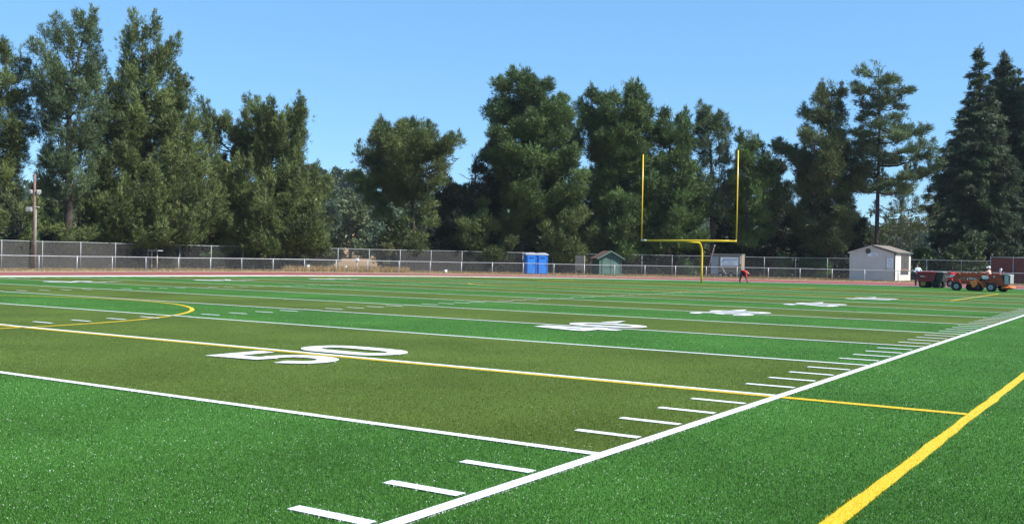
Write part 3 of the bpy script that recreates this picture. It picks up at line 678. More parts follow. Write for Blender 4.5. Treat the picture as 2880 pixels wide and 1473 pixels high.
                    m_ = 14; rr = rng.uniform(.5, .9)
                    off = rng.normal(0, 1, (m_, 3)); off /= np.linalg.norm(off, axis=1)[:, None]; off *= (rng.random(m_)**.33)[:, None]
                    cc = pc+off*rr; dv = off+np.array([0, 0, .1])
                if sg == 0 or (t > .8 and rng.random() < .5 and style in ('finger', 'puff', 'sparse') and q > .35):
                    hs_ = rng.uniform(.7, 1.5)*(1.2 if style == 'finger' else .7); zk = rng.random(14); of2 = rng.normal(0, 1, (14, 3))*(.2*(1.05-zk))[:, None]*[1, 1, .3]
                    C.append(pc+of2+np.stack([0*zk, 0*zk, .25+zk*hs_], 1)); D.append(of2*2+np.array([0, 0, 1.0])); T.append(np.full(14, tone0)); O.append(of2*3+np.array([0, 0, .2]))
                C.append(cc); D.append(dv); T.append(np.full(m_, tone0+rng.normal(0, .10))); q_ = (cc-cc.mean(0)); q_ /= np.linalg.norm(q_, axis=1)[:, None]+1e-6; O.append(q_+np.array([0, 0, .35])+dirv*.2)
    # leader
    for z in np.linspace(zlow+(ztop-zlow)*.5, ztop-.25, max(4, int((ztop-zlow)*.8))):
        m_ = 10; off = rng.normal(0, .28, (m_, 3)); eL, eR = env(z)
        C.append(axis(z)+off*min(1, .4+.3*(eL+eR))); D.append(off+np.array([0, 0, .8])); T.append(np.full(m_, .45)); O.append(off+np.array([0, 0, .3]))
    O = np.concatenate(O); C = np.concatenate(C); D = np.concatenate(D); T = np.concatenate(T)
    sc = leaf*max(.75, depth/85)
    L, Wd, k_, sp_ = {'puff': (.30, .052, 9, .5), 'finger': (.28, .052, 9, .45), 'plate': (.30, .052, 9, .45), 'conifer': (.30, .055, 10, .4), 'round': (.24, .12, 7, .9), 'sparse': (.30, .05, 9, .5)}[style]
    V, F, Tn = blade_cloud(C, D, k_, L*sc, Wd*sc, sp_, T, O=O)
    tk.build('trunk', M[bark], root); link('crown', tri_mesh('crown', V, F, M[mkey], Tn), root)
    return root
def bush(name, u, depth, uL, uR, vT, label, mkey='bush', group=None, n=260, zb=0.0, cat='bush', leaf=1.0, clear=1.8):
    if clear: depth = max(depth, fence_depth(u)+clear)
    base = pt(u, depth, -.06); mpp = depth/FPX; root = thing(name, tuple(base), label, cat, group)
    away = (base-CAM)[:2]; away /= np.linalg.norm(away); right = np.array([away[1], -away[0]])
    w = (uR-uL)/2*mpp; h = max(.5, zat(u, vT, depth)); cx = ((uL+uR)/2-u)*mpp
    nb = max(5, int(w*h*1.1)); C = []; D = []; T = []
    tk = MB()
    for i in range(nb):
        a = rng.uniform(0, 2*PI); r = math.sqrt(rng.random())*.78; zf = rng.uniform(.12, .86); kk = math.sqrt(max(.05, 1-((zf-.35)/.66)**2))
        lx = math.cos(a)*r*w*kk+cx; ly = math.sin(a)*r*w*.8*kk; c = np.array([right[0]*lx+away[0]*ly, right[1]*lx+away[1]*ly, zb+zf*(h-zb)]); rr = rng.uniform(.16, .3)*min(w, h)+.15
        tk.tube([(0, 0, 0), c*[.4, .4, .5], c], [.05, .035, .012], 5)
        m = max(14, int(n/nb)); off = rng.normal(0, 1, (m, 3)); off /= np.linalg.norm(off, axis=1)[:, None]; off *= (rng.random(m)**.35)[:, None]
        cc = c+off*rr; cc[:, 2] = np.maximum(cc[:, 2], .08); C.append(cc); D.append(off+[0, 0, .5]); T.append(np.full(m, rng.uniform(.25, .75)))
    C = np.concatenate(C); D = np.concatenate(D); T = np.concatenate(T); sc = leaf*max(.7, depth/85)
    V, F, Tn = blade_cloud(C, D, 8, .26*sc, .14*sc, .8, T)
    tk.build('stem', M['bark'], root); link('foliage', tri_mesh('foliage', V, F, M[mkey], Tn), root); return root

PG = 'pines beyond the fence'
# left group
tree('pine_tree', -12, 84, [(108, 0, 22), (135, -40, 48), (170, -60, 60), (210, -90, 82), (250, -110, 60), (300, -120, 95), (350, -130, 100), (400, -140, 75), (440, -140, 50), (480, -150, 45)],
     'tall pine cut off by the left edge of the picture', 'pine', 'puff', ub=-20, group=PG, dens=1.5)
tree('pine_tree', 188, 83, [(18, 222, 246), (34, 130, 250), (60, 100, 250), (90, 106, 258), (120, 94, 270), (150, 72, 292), (200, 66, 285), (235, 66, 275), (270, 90, 285), (320, 80, 290), (370, 88, 285), (420, 100, 300), (455, 100, 280), (490, 90, 300)],
     'tall bluish green pine with a forked top behind the light pole', 'pine_blue', 'finger', ub=192, group=PG, dens=1.25, inner=.34)
tree('pine_tree', 402, 80, [(36, 376, 402), (48, 360, 440), (75, 362, 458), (95, 345, 480), (115, 336, 498), (160, 330, 500), (185, 318, 482), (215, 292, 515), (260, 288, 545), (310, 280, 552), (360, 270, 562), (410, 260, 575), (460, 245, 588), (510, 235, 600), (560, 235, 610), (610, 240, 600), (655, 260, 580)],
     'tallest broad dark green pine, second from the light pole, reaching to the fence', 'pine', 'finger', ub=408, group=PG, dens=1.35, trunk=.42, hmin=2.4)
tree('pine_tree', 586, 92, [(348, 578, 590), (375, 570, 600), (400, 566, 612), (440, 556, 628), (490, 548, 645), (560, 540, 650), (640, 545, 650)],
     'slim pointed small pine squeezed between two broad pines', 'pine', 'finger', group=PG)
tree('pine_tree', 738, 82, [(272, 812, 838), (285, 700, 850), (300, 628, 856), (325, 614, 854), (345, 612, 850), (375, 622, 870), (395, 660, 874), (425, 680, 864), (445, 640, 874), (465, 610, 915), (500, 590, 930), (540, 570, 945), (580, 565, 930), (620, 562, 928), (655, 565, 920), (685, 600, 905)],
     'broad pine with several upright tops and a dark trunk, left of the yellow field', 'pine', 'finger', ub=729, group=PG, dens=1.45, trunk=.40, hmin=2.4)
tree('pine_tree', 60, 79, [(532, 0, 60), (550, -50, 90), (580, -70, 100), (620, -70, 110), (660, -60, 110), (690, -50, 100)],
     'low spreading olive pine at the foot of the light pole', 'pine', 'puff', ub=30, group=PG)
tree('pine_tree', 225, 80, [(535, 180, 260), (552, 140, 300), (590, 125, 320), (630, 120, 330), (670, 130, 320)], 'low dark pine between the light pole and the tallest pine', 'pine', 'puff', group=PG)
tree('pine_tree', 860, 150, [(455, 838, 862), (480, 835, 880), (520, 830, 890), (580, 830, 900)], 'small far pine showing just right of the broad many topped pine', 'pine_green', 'finger', group=PG)
# middle
tree('pine_tree', 1150, 97, [(332, 1062, 1195), (345, 1056, 1215), (365, 1012, 1228), (385, 998, 1295), (405, 990, 1308), (430, 1000, 1300), (455, 1015, 1275), (480, 1030, 1250), (505, 1060, 1230), (535, 1095, 1215)],
     'flat topped spreading pine with a bare forked trunk, right of the yellow field', 'pine', 'sparse', ub=1168, group=PG, dens=2.0, trunk=.26, lean_limb=.5)
tree('pine_tree', 1160, 92, [(520, 1120, 1200), (545, 1095, 1215), (600, 1090, 1225), (650, 1085, 1225), (690, 1095, 1215)], 'low rounded olive pine in front of the forked trunk', 'pine', 'puff', group=PG)
tree('pine_tree', 1055, 100, [(478, 985, 1030), (495, 975, 1075), (520, 990, 1085), (548, 1020, 1095), (575, 1060, 1095), (605, 1075, 1095)], 'dark leaning pine at the right of the far hillside gap', 'pine_green', 'plate', ub=1130, group=PG, dens=1.6)
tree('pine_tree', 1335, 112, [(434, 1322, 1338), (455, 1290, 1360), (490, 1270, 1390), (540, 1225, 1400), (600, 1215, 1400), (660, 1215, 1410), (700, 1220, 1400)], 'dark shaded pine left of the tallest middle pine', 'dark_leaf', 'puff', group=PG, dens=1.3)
tree('pine_tree', 1462, 96, [(186, 1440, 1476), (197, 1422, 1496), (212, 1386, 1530), (235, 1378, 1556), (262, 1388, 1582), (280, 1390, 1590), (296, 1342, 1608), (325, 1352, 1618), (345, 1368, 1622), (370, 1372, 1636), (398, 1352, 1648), (412, 1342, 1652), (432, 1352, 1660), (465, 1380, 1668), (505, 1395, 1672), (545, 1400, 1665)],
     'tallest middle pine with a full rounded green crown above the blue toilets', 'pine_green', 'puff', ub=1468, group=PG, dens=1.5, trunk=.36)
tree('pine_tree', 1580, 90, [(555, 1490, 1560), (580, 1480, 1640), (615, 1475, 1685), (650, 1470, 1700), (690, 1490, 1695), (715, 1520, 1670)], 'low spreading olive pine left of the green shed', 'pine', 'puff', group=PG, dens=1.2)
tree('pine_tree', 1370, 93, [(560, 1300, 1400), (590, 1265, 1470), (625, 1250, 1480), (660, 1262, 1480), (695, 1290, 1470)], 'low spreading lit pine left of the blue toilets', 'pine', 'puff', group=PG, dens=1.2)
tree('pine_tree', 1735, 106, [(222, 1748, 1768), (236, 1700, 1786), (256, 1625, 1802), (285, 1612, 1830), (320, 1625, 1838), (360, 1640, 1846), (410, 1650, 1850), (460, 1660, 1852), (520, 1665, 1850), (580, 1680, 1860), (640, 1690, 1870), (690, 1700, 1860)],
     'dark broad pine just right of the tallest middle pine, behind the left upright', 'pine_green', 'puff', ub=1745, group=PG, dens=1.4)
tree('pine_tree', 1880, 108, [(294, 1868, 1880), (312, 1845, 1900), (325, 1840, 1925), (350, 1835, 1955), (400, 1830, 1965), (460, 1820, 1975), (530, 1815, 1985), (600, 1820, 1990), (670, 1830, 1985)], 'pointed pine inside the goal frame on its left', 'pine_green', 'puff', group=PG, dens=1.5)
tree('pine_tree', 1995, 114, [(290, 1958, 1990), (305, 1944, 2015), (335, 1942, 2040), (370, 1950, 2050), (410, 1965, 2055), (460, 1960, 2050), (520, 1955, 2050), (580, 1960, 2060)], 'thin bluish pine with a visible trunk inside the goal frame on its right', 'pine_blue', 'sparse', ub=2006, group=PG, dens=2.1)
tree('pine_tree', 2100, 108, [(362, 2092, 2112), (375, 2068, 2135), (400, 2055, 2150), (440, 2050, 2165), (480, 2050, 2180), (540, 2060, 2190), (600, 2070, 2190), (670, 2080, 2180)], 'dark blunt pine directly behind the right upright', 'pine_green', 'puff', group=PG, dens=1.5)
tree('pine_tree', 2320, 103, [(217, 2325, 2338), (230, 2288, 2352), (255, 2276, 2362), (275, 2224, 2366), (300, 2220, 2364), (330, 2248, 2372), (352, 2258, 2382), (368, 2165, 2384), (385, 2155, 2388), (405, 2185, 2400), (440, 2200, 2410), (480, 2215, 2420), (520, 2225, 2410), (560, 2225, 2410), (620, 2220, 2400), (680, 2230, 2390)],
     'pine with a jutting dark left limb and rusty needles left of the white shed', 'pine_rust', 'puff', ub=2338, group=PG, dens=1.1, trunk=.26)
tree('pine_tree', 2466, 106, [(172, 2450, 2470), (182, 2428, 2486), (198, 2388, 2530), (225, 2388, 2542), (245, 2382, 2568), (258, 2384, 2592), (285, 2396, 2560), (315, 2392, 2530), (338, 2378, 2600), (362, 2385, 2612), (385, 2390, 2652), (405, 2392, 2645), (440, 2388, 2625), (475, 2385, 2632), (520, 2395, 2625)],
     'tall open pine with a straight visible trunk rising behind the white shed', 'pine_blue', 'plate', ub=2463, group=PG, dens=1.3, trunk=.27, bare=.05, inner=.45)
tree('pine_tree', 2530, 112, [(520, 2490, 2560), (545, 2440, 2620), (580, 2410, 2640), (620, 2400, 2640), (660, 2420, 2620)], 'mostly bare branching pine with thin grey limbs above the shed roof', 'pine_rust', 'sparse', ub=2500, group=PG, dens=1.1, bare=.7, bark='bark_pale')
tree('redwood_tree', 2745, 119, [(132, 2739, 2748), (165, 2726, 2760), (200, 2716, 2768), (235, 2722, 2774), (275, 2700, 2795), (320, 2682, 2810), (370, 2662, 2825), (420, 2640, 2840), (480, 2622, 2850), (540, 2608, 2860), (600, 2600, 2865), (660, 2600, 2870), (700, 2610, 2870)],
     'dark redwood with a thin spire, left of the three at the right edge', 'redwood', 'conifer', group='redwoods at the right edge', cat='redwood tree', dens=1.45, holes=False, inner=.1)
tree('redwood_tree', 2815, 124, [(150, 2808, 2818), (180, 2795, 2838), (215, 2782, 2862), (270, 2768, 2885), (340, 2768, 2885), (420, 2755, 2895), (500, 2745, 2900), (600, 2750, 2900), (690, 2760, 2900)],
     'redwood with a bushy spire, middle one of the three at the right edge', 'redwood', 'conifer', group='redwoods at the right edge', cat='redwood tree', dens=1.45, holes=False, inner=.1)
tree('redwood_tree', 2905, 120, [(140, 2898, 2912), (180, 2880, 2930), (240, 2865, 2945), (300, 2850, 2960), (400, 2840, 2975), (500, 2830, 2985), (600, 2825, 2990), (700, 2830, 2990)],
     'brownish redwood cut off by the right edge of the picture', 'redwood', 'conifer', group='redwoods at the right edge', cat='redwood tree', dens=1.3, holes=False, inner=.15)
# darker backing pines that close the gaps low down
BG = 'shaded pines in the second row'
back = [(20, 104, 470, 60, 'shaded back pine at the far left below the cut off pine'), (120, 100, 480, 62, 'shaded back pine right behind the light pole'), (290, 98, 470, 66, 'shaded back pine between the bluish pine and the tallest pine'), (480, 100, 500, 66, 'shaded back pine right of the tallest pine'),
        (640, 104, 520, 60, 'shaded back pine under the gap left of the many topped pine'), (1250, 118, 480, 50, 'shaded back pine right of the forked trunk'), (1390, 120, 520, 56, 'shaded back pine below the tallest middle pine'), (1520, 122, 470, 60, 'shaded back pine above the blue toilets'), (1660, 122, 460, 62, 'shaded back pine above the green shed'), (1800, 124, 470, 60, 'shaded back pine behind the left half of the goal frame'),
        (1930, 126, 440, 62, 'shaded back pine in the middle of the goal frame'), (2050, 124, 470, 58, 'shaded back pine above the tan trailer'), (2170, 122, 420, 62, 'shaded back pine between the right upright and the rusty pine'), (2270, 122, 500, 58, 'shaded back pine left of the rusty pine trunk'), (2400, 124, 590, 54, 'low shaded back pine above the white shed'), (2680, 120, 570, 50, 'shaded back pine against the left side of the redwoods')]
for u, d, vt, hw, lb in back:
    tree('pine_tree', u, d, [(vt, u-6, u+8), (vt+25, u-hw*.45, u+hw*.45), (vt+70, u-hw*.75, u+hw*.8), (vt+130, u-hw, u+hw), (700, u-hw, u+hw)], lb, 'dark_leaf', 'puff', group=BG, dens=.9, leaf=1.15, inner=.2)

# shrubs and undergrowth
UG = 'shrubs under the pines'
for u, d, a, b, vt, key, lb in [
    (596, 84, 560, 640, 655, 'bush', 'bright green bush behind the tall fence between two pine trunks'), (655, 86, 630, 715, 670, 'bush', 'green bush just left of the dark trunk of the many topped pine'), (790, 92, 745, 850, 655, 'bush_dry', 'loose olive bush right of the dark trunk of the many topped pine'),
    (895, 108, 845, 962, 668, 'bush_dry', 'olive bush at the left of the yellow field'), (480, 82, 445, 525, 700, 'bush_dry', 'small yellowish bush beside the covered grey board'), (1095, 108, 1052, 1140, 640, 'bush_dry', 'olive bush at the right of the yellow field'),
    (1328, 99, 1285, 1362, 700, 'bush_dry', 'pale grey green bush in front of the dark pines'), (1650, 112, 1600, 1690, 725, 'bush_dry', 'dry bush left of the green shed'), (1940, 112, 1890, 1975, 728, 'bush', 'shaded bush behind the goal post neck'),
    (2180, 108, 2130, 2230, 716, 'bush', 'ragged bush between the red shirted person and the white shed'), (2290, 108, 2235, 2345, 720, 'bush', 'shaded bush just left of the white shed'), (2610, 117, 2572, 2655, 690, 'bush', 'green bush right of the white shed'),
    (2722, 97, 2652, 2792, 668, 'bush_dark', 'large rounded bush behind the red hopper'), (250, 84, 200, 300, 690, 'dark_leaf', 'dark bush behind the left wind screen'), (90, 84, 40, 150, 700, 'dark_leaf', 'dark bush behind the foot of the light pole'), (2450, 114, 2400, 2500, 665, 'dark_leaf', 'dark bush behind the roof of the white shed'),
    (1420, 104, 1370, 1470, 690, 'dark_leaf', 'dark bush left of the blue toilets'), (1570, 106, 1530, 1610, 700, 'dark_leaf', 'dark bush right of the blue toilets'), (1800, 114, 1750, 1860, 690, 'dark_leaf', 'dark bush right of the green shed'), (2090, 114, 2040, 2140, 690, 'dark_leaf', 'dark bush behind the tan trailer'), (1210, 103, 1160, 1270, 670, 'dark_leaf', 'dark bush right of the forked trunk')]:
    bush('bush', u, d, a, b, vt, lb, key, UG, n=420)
# far side of the gap: hillside, eucalyptus, yellow field
def hz(x, y):
    dx, dy = x-CAM[0], y-CAM[1]; r = np.hypot(dx, dy); azi = np.degrees(np.arctan2(-dx, dy))       # left of +y
    k = np.interp(azi, [-60, 0, 12, 25, 40, 50, 70, 120], [.15, .15, .3, .7, 1, 1, .8, .5])
    h = np.interp(r, [150, 220, 330, 420, 520, 700, 1200, 2500], [-.5, 1.6, 12, 21, 27, 34, 46, 60])*k
    return h+np.where(r > 200, 1.5*np.sin(x*.021+1)*np.cos(y*.017), 0)*np.clip((r-180)/200, 0, 1)
rr_ = np.array([150, 185, 220, 255, 290, 330, 370, 420, 470, 520, 600, 700, 900, 1200, 1700, 2500]); aa = np.radians(np.linspace(-70, 130, 81))
V = []; 
for r in rr_:
    for a in aa: x = CAM[0]-math.sin(a)*r; y = CAM[1]+math.cos(a)*r; V.append((x, y, float(hz(x, y))))
na = len(aa); F = [(i*na+k, i*na+k+1, (i+1)*na+k+1, (i+1)*na+k) for i in range(len(rr_)-1) for k in range(na-1)]
me = bpy.data.meshes.new('hillside'); me.from_pydata(V, [], [f[::-1] for f in F]); me.polygons.foreach_set('use_smooth', [True]*len(me.polygons)); me.materials.append(M['hill']); me.update(); tag(link('hillside', me), kind='structure')
def far_tree(u, d, vt, hw, key, lb, vb=None, style='round'):
    """tree standing on the hillside"""
    p = pt(u, d); z = float(hz(p[0], p[1])); hgt = zat(u, vt, d)-z; mpp = d/FPX
    root = thing('eucalyptus_tree' if key == 'euc' else 'distant_tree', (p[0], p[1], z-.2), lb, 'tree', 'trees on the far hillside')
    away = (p-CAM)[:2]; away /= np.linalg.norm(away); right = np.array([away[1], -away[0]])
    C = []; D = []; T = []; tk = MB(); w = hw*mpp
    tk.tube([(0, 0, -.3), (.1, 0, hgt*.5), (0, .1, hgt*.9)], [.35, .24, .06], 7)
    for i in range(30):
        zf = rng.uniform(.22, .97); k = math.sqrt(max(.04, 1-((zf-.52)/.5)**2)); a = rng.uniform(0, 2*PI); r = math.sqrt(rng.random())*w*k*.85
        c = np.array([right[0]*math.cos(a)*r+away[0]*math.sin(a)*r, right[1]*math.cos(a)*r+away[1]*math.sin(a)*r, zf*hgt]); tk.tube([(0, 0, c[2]*.55), c], [.1, .03], 4)
        rr = w*rng.uniform(.2, .34)+.3; m = 26; off = rng.normal(0, 1, (m, 3)); off /= np.linalg.norm(off, axis=1)[:, None]; off *= (rng.random(m)**.35)[:, None]; off[:, 2] *= .8
        C.append(c+off*rr); D.append(off+[0, 0, .2]); T.append(np.full(m, rng.uniform(.2, .75)))
    sc = d/110
    V, F, Tn = blade_cloud(np.concatenate(C), np.concatenate(D), 8, .42*sc, .26*sc, .8, np.concatenate(T))
    tk.build('trunk', M['bark_pale'], root); link('crown', tri_mesh('crown', V, F, M[key], Tn), root)
far_tree(985, 185, 563, 47, 'euc', 'rounded pale green eucalyptus standing in the gap above the yellow field')
for i, (u, d, vt, hw) in enumerate([(872, 300, 468, 22), (905, 330, 478, 24), (938, 340, 474, 24), (970, 350, 486, 22), (1000, 340, 478, 24), (1032, 350, 492, 24), (885, 260, 520, 24), (925, 270, 525, 26), (965, 275, 530, 24), (1008, 280, 528, 26), (1050, 280, 540, 26),
                                    (850, 240, 560, 24), (935, 240, 560, 14), (1075, 260, 560, 24), (1055, 200, 630, 28), (1020, 190, 660, 24), (905, 200, 640, 28), (935, 190, 668, 26), (870, 190, 640, 26), (1085, 185, 650, 26)]):
    far_tree(u, d, vt, hw, 'euc' if i in (5, 8) else 'far_leaf', ['dark blue green distant tree on the skyline of the far hill', 'distant dark tree halfway up the far hill', 'bushy distant tree low on the far hill beside the eucalyptus'][0 if i < 6 else 1 if i < 14 else 2])
# behind the trunks elsewhere: a distant wood that reads as one mass
# undergrowth under and behind the pines, one mass
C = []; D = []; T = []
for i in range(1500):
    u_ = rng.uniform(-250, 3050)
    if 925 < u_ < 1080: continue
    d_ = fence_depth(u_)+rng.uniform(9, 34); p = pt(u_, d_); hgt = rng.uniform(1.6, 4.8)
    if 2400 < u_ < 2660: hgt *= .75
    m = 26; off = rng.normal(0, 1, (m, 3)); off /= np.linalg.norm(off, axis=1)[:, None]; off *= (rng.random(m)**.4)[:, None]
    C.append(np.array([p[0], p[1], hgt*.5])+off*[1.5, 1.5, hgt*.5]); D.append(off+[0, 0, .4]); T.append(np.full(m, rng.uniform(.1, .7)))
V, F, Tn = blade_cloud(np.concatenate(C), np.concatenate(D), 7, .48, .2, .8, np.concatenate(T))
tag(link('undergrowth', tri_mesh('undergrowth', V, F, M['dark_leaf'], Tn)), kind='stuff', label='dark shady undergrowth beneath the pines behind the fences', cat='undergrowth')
C = []; D = []; T = []
for i in range(900):
    a = R(rng.uniform(-8, 66)); r = rng.uniform(230, 420); azd = math.degrees(a)
    x = CAM[0]-math.sin(a)*r; y = CAM[1]+math.cos(a)*r; u_, v_ = proj((x, y, 5))
    if 900 < u_ < 1100: continue
    z = float(hz(x, y)); hgt = rng.uniform(7, 13)
    m = 26; off = rng.normal(0, 1, (m, 3)); off /= np.linalg.norm(off, axis=1)[:, None]; off *= (rng.random(m)**.4)[:, None]
    C.append(np.array([x, y, z+hgt*.5])+off*[4, 4, hgt*.5]); D.append(off+[0, 0, .3]); T.append(np.full(m, rng.uniform(.2, .7)))
V, F, Tn = blade_cloud(np.concatenate(C), np.concatenate(D), 7, 1.5, .9, .8, np.concatenate(T))
tag(link('distant_wood', tri_mesh('distant_wood', V, F, M['far_leaf'], Tn)), kind='stuff', label='dark distant wood seen between the trunks', cat='trees')
# yellow dry field in the gap
FU = [940, 955, 972, 990, 1004, 1022, 1040, 1056, 1068, 1085]; q = []
for j, (d_, z_) in enumerate(((128, -.02), (160, .3), (190, 1.1), (212, 2.1))):
    for u_ in FU: q.append(pt(u_+rng.normal(0, 2.5), d_+(rng.normal(0, 5) if j == 3 else 0), z_*(1.06-.1*(u_-940)/145)+(rng.normal(0, .16) if j == 3 else 0)))
me = bpy.data.meshes.new('dry_field'); nF = len(FU); me.from_pydata([tuple(a) for a in q], [], [(j*nF+k, j*nF+k+1, (j+1)*nF+k+1, (j+1)*nF+k) for j in range(3) for k in range(nF-1)]); me.materials.append(mat('dry_field', (0.25, 0.155, 0.075), .95, .2, .3)); me.update(); tag(link('dry_field', me), kind='structure')
# dry grass and leaf litter between track and fences
Pn = []; 
GP = []
for P0, lo, hi, n_ in ((OUTER, 1.2, 2.4, 9000), (OUTER, 2.4, 12.0, 16000)):
    s = rng.uniform(0, len(P0)-1, n_); off = rng.uniform(lo, hi, n_); i0 = s.astype(int); f = s-i0; i1 = np.minimum(i0+1, len(P0)-1)
    a = P0[i0]*(1-f)[:, None]+P0[i1]*f[:, None]; tn = P0[i1]-P0[i0]; tn /= np.linalg.norm(tn, axis=1)[:, None]+1e-9; GP.append(a+np.stack([-tn[:, 1], tn[:, 0]], 1)*off[:, None])
GP = np.concatenate(GP); uu = np.array([proj((*p, 0))[0] for p in GP]); tall = np.where((uu > 800) & (uu < 1150), .5, .16)
GP, tall = GP[(uu > -200) & (uu < 3000)], tall[(uu > -200) & (uu < 3000)]
C = np.concatenate([GP, np.full((len(GP), 1), -.04)], 1); k = 4; n = len(C)
C2 = np.repeat(C, k, 0)+rng.normal(0, .1, (n*k, 3))*[1, 1, 0]; hh = np.repeat(tall, k)*rng.uniform(.4, 1.4, n*k); an = rng.uniform(0, 2*PI, n*k); sx = np.stack([np.cos(an), np.sin(an), 0*an], 1)*.035
tip = C2+np.stack([rng.normal(0, .3, n*k)*hh, rng.normal(0, .3, n*k)*hh, hh], 1)
V = np.stack([C2-sx, C2+sx, tip], 1).reshape(-1, 3)
tag(link('dry_grass', tri_mesh('dry_grass', V, np.arange(len(V)).reshape(-1, 3), M['straw'], rng.uniform(.1, .9, n*k))), kind='stuff', label='dry straw coloured grass along the foot of the fences', cat='grass')

# ------------------------------------------------------------------ vehicles at the right
def wheel(parent, x, y, r, w, rimm, name='wheel', front=-1):
    wh = MB().tube([(x, y-w/2, r), (x, y-w/2+.02, r), (x, y+w/2-.02, r), (x, y+w/2, r)], [r*.9, r, r, r*.9], 24).build(name, M['rubber'], parent)
    yf = y+front*(w/2+.006)
    MB().tube([(x, yf-.012*front, r), (x, yf+.012*front, r)], [r*.60, r*.56], 20).tube([(x, yf+.012*front, r), (x, yf+.05*front, r)], [r*.2, r*.16], 12).build('rim', rimm, wh)
    lug = MB()
    for k in range(18):
        a = 2*PI*k/18; lug.box((x+math.cos(a)*r*1.0, y, r+math.sin(a)*r*1.0), (.05*abs(math.sin(a))+.02, w*.9, .05*abs(math.cos(a))+.02))
    lug.build('tread', M['rubber'], wh); return wh
def tractor():
    d = 66.6; p = pt(2757, d); t = thing('orange_tractor', (p[0], p[1], 0), 'dirty orange tractor with brush roll under its frame at the far right', 'tractor', None, R(-11))
    s = d/FPX
    X = lambda u: (u-2757)*s*1.0
    # chassis and beams
    MB().box((X(2760), 0, .62), (2.7, .55, .16)).box((X(2720), -.28, .50), (.9, .08, .14)).build('chassis', M['rust'], t)
    MB().prism([(X(2697), .98), (X(2700), 1.16), (X(2706), 1.19), (X(2708), 1.10), (X(2792), 1.08), (X(2792), .84), (X(2706), .86)], 'y', -.42, -.28).build('loader_beam', M['rust'], t)
    MB().prism([(X(2697), 1.08), (X(2706), 1.10), (X(2703), .78), (X(2712), .45), (X(2704), .36), (X(2691), .62), (X(2688), .9)], 'y', -.46, -.30).build('lift_arm', M['rust'], t)
    MB().prism([(X(2697), .98), (X(2700), 1.16), (X(2792), 1.08), (X(2792), .84), (X(2706), .86)], 'y', .28, .42).build('loader_beam', M['rust'], t)
    b = MB().prism([(X(2788), .42), (X(2788), 1.12), (X(2796), 1.18), (X(2815), 1.16), (X(2821), .95), (X(2828), .42)], 'y', -.44, .44).build('engine_hood', M['rust'], t)
    MB().tube([(X(2801), -.452, .98), (X(2801), -.444, .98)], .07, 14).build('badge', M['steel'], b)
    MB().prism([(X(2815), .58), (X(2816), 1.12), (X(2838), 1.10), (X(2841), .92), (X(2838), .50)], 'y', -.40, .40).build('radiator_box', M['black'], t)
    g = MB().box((X(2840.5), 0, .84), (.06, .66, .62), 0, .02).box((X(2833), -.41, .80), (.24, .03, .54)).build('grille', M['steel'], t)
    MB().prism([(X(2816), 1.12), (X(2822), 1.17), (X(2838), 1.15), (X(2842), 1.06), (X(2838), 1.10)], 'y', -.42, .42).build('hood_cap', M['steel'], t)
    MB().box((X(2834), 0, .30), (.62, .95, .13), 0, .05).build('front_weight', M['orange_b'], t)
    MB().box((X(2830), 0, .22), (.5, .5, .1)).build('bumper', M['rust'], t)
    e = MB().tube([(X(2811), -.12, 1.1), (X(2812), -.12, 1.32), (X(2814), -.12, 1.52)], [.05, .07, .085], 10).build('exhaust', M['steel'], t)
    # seat, wheel, console
    MB().box((X(2781), 0, .78), (.46, .5, .12), 0, .04).prism([(X(2789), .8), (X(2792), 1.22), (X(2794), 1.22), (X(2794), .8)], 'y', -.22, .22).build('seat', M['black'], t)
    c = MB().tube([(X(2764), 0, .7), (X(2768), 0, 1.12)], .045, 8).build('steering_column', M['black'], t)
    pts = [(X(2769)+.08*math.sin(a)*.5, .19*math.cos(a), 1.16+.19*math.sin(a)*.55) for a in np.linspace(0, 2*PI, 17)]
    MB().tube(pts, .016, 6).build('steering_wheel', M['black'], c)
    f = MB().prism([(X(2768), .98), (X(2772), 1.04), (X(2786), .98), (X(2787), .82), (X(2772), .80)], 'y', -.54, -.45).build('side_tank', M['whiteplastic'], t)
    MB().box((X(2739), -.34, .86), (.30, .16, .22), 0, .02).tube([(X(2728), -.36, .9), (X(2752), -.36, .84)], .05, 8).box((X(2749), -.34, .84), (.14, .14, .18)).build('valve_block', M['steel'], t)
    MB().prism([(X(2737), .66), (X(2750), .70), (X(2757), .66), (X(2760), .5), (X(2752), .26), (X(2746), .24), (X(2742), .42)], 'y', -.62, -.48).build('brush_guard', M['orange_b'], t)
    MB().tube([(X(2722), .35, .24), (X(2768), -.62, .24)], .23, 18).build('brush_roll', M['brush'], t)
    MB().tube([(X(2755), -.5, .75), (X(2771), -.56, .45)], .04, 8).tube([(X(2771), -.56, .45), (X(2774), -.5, .2)], .035, 8).build('hydraulic_arm', M['orange_b'], t)
    MB().prism([(X(2762), .5), (X(2768), .72), (X(2778), .6), (X(2780), .25), (X(2768), .22)], 'y', -.5, .5).build('floor_plate', M['rust'], t)
    for x in (2700, 2722, 2735, 2750, 2765): MB().box((X(x), -.35, 1.19), (.09, .06, .05)).build('bolt', M['orange_b'], t)
    wheel(t, X(2796), -.56, .285, .30, M['rim']); wheel(t, X(2812), .52, .285, .30, M['rim'])
    wheel(t, X(2702), -.50, .28, .28, M['rim']); wheel(t, X(2682), .60, .28, .28, M['rim'])
    MB().box((X(2690), 0, .3), (.16, 1.1, .12)).build('axle', M['black'], t); MB().box((X(2804), 0, .3), (.16, 1.0, .12)).build('axle', M['black'], t)
    MB().box((X(2672), 0, .9), (.5, .06, .06)).box((X(2682), -.1, .95), (.26, .2, .14)).build('tow_head', M['whiteplastic'], t)
    return t, X, p
TR, TX, TP = tractor()
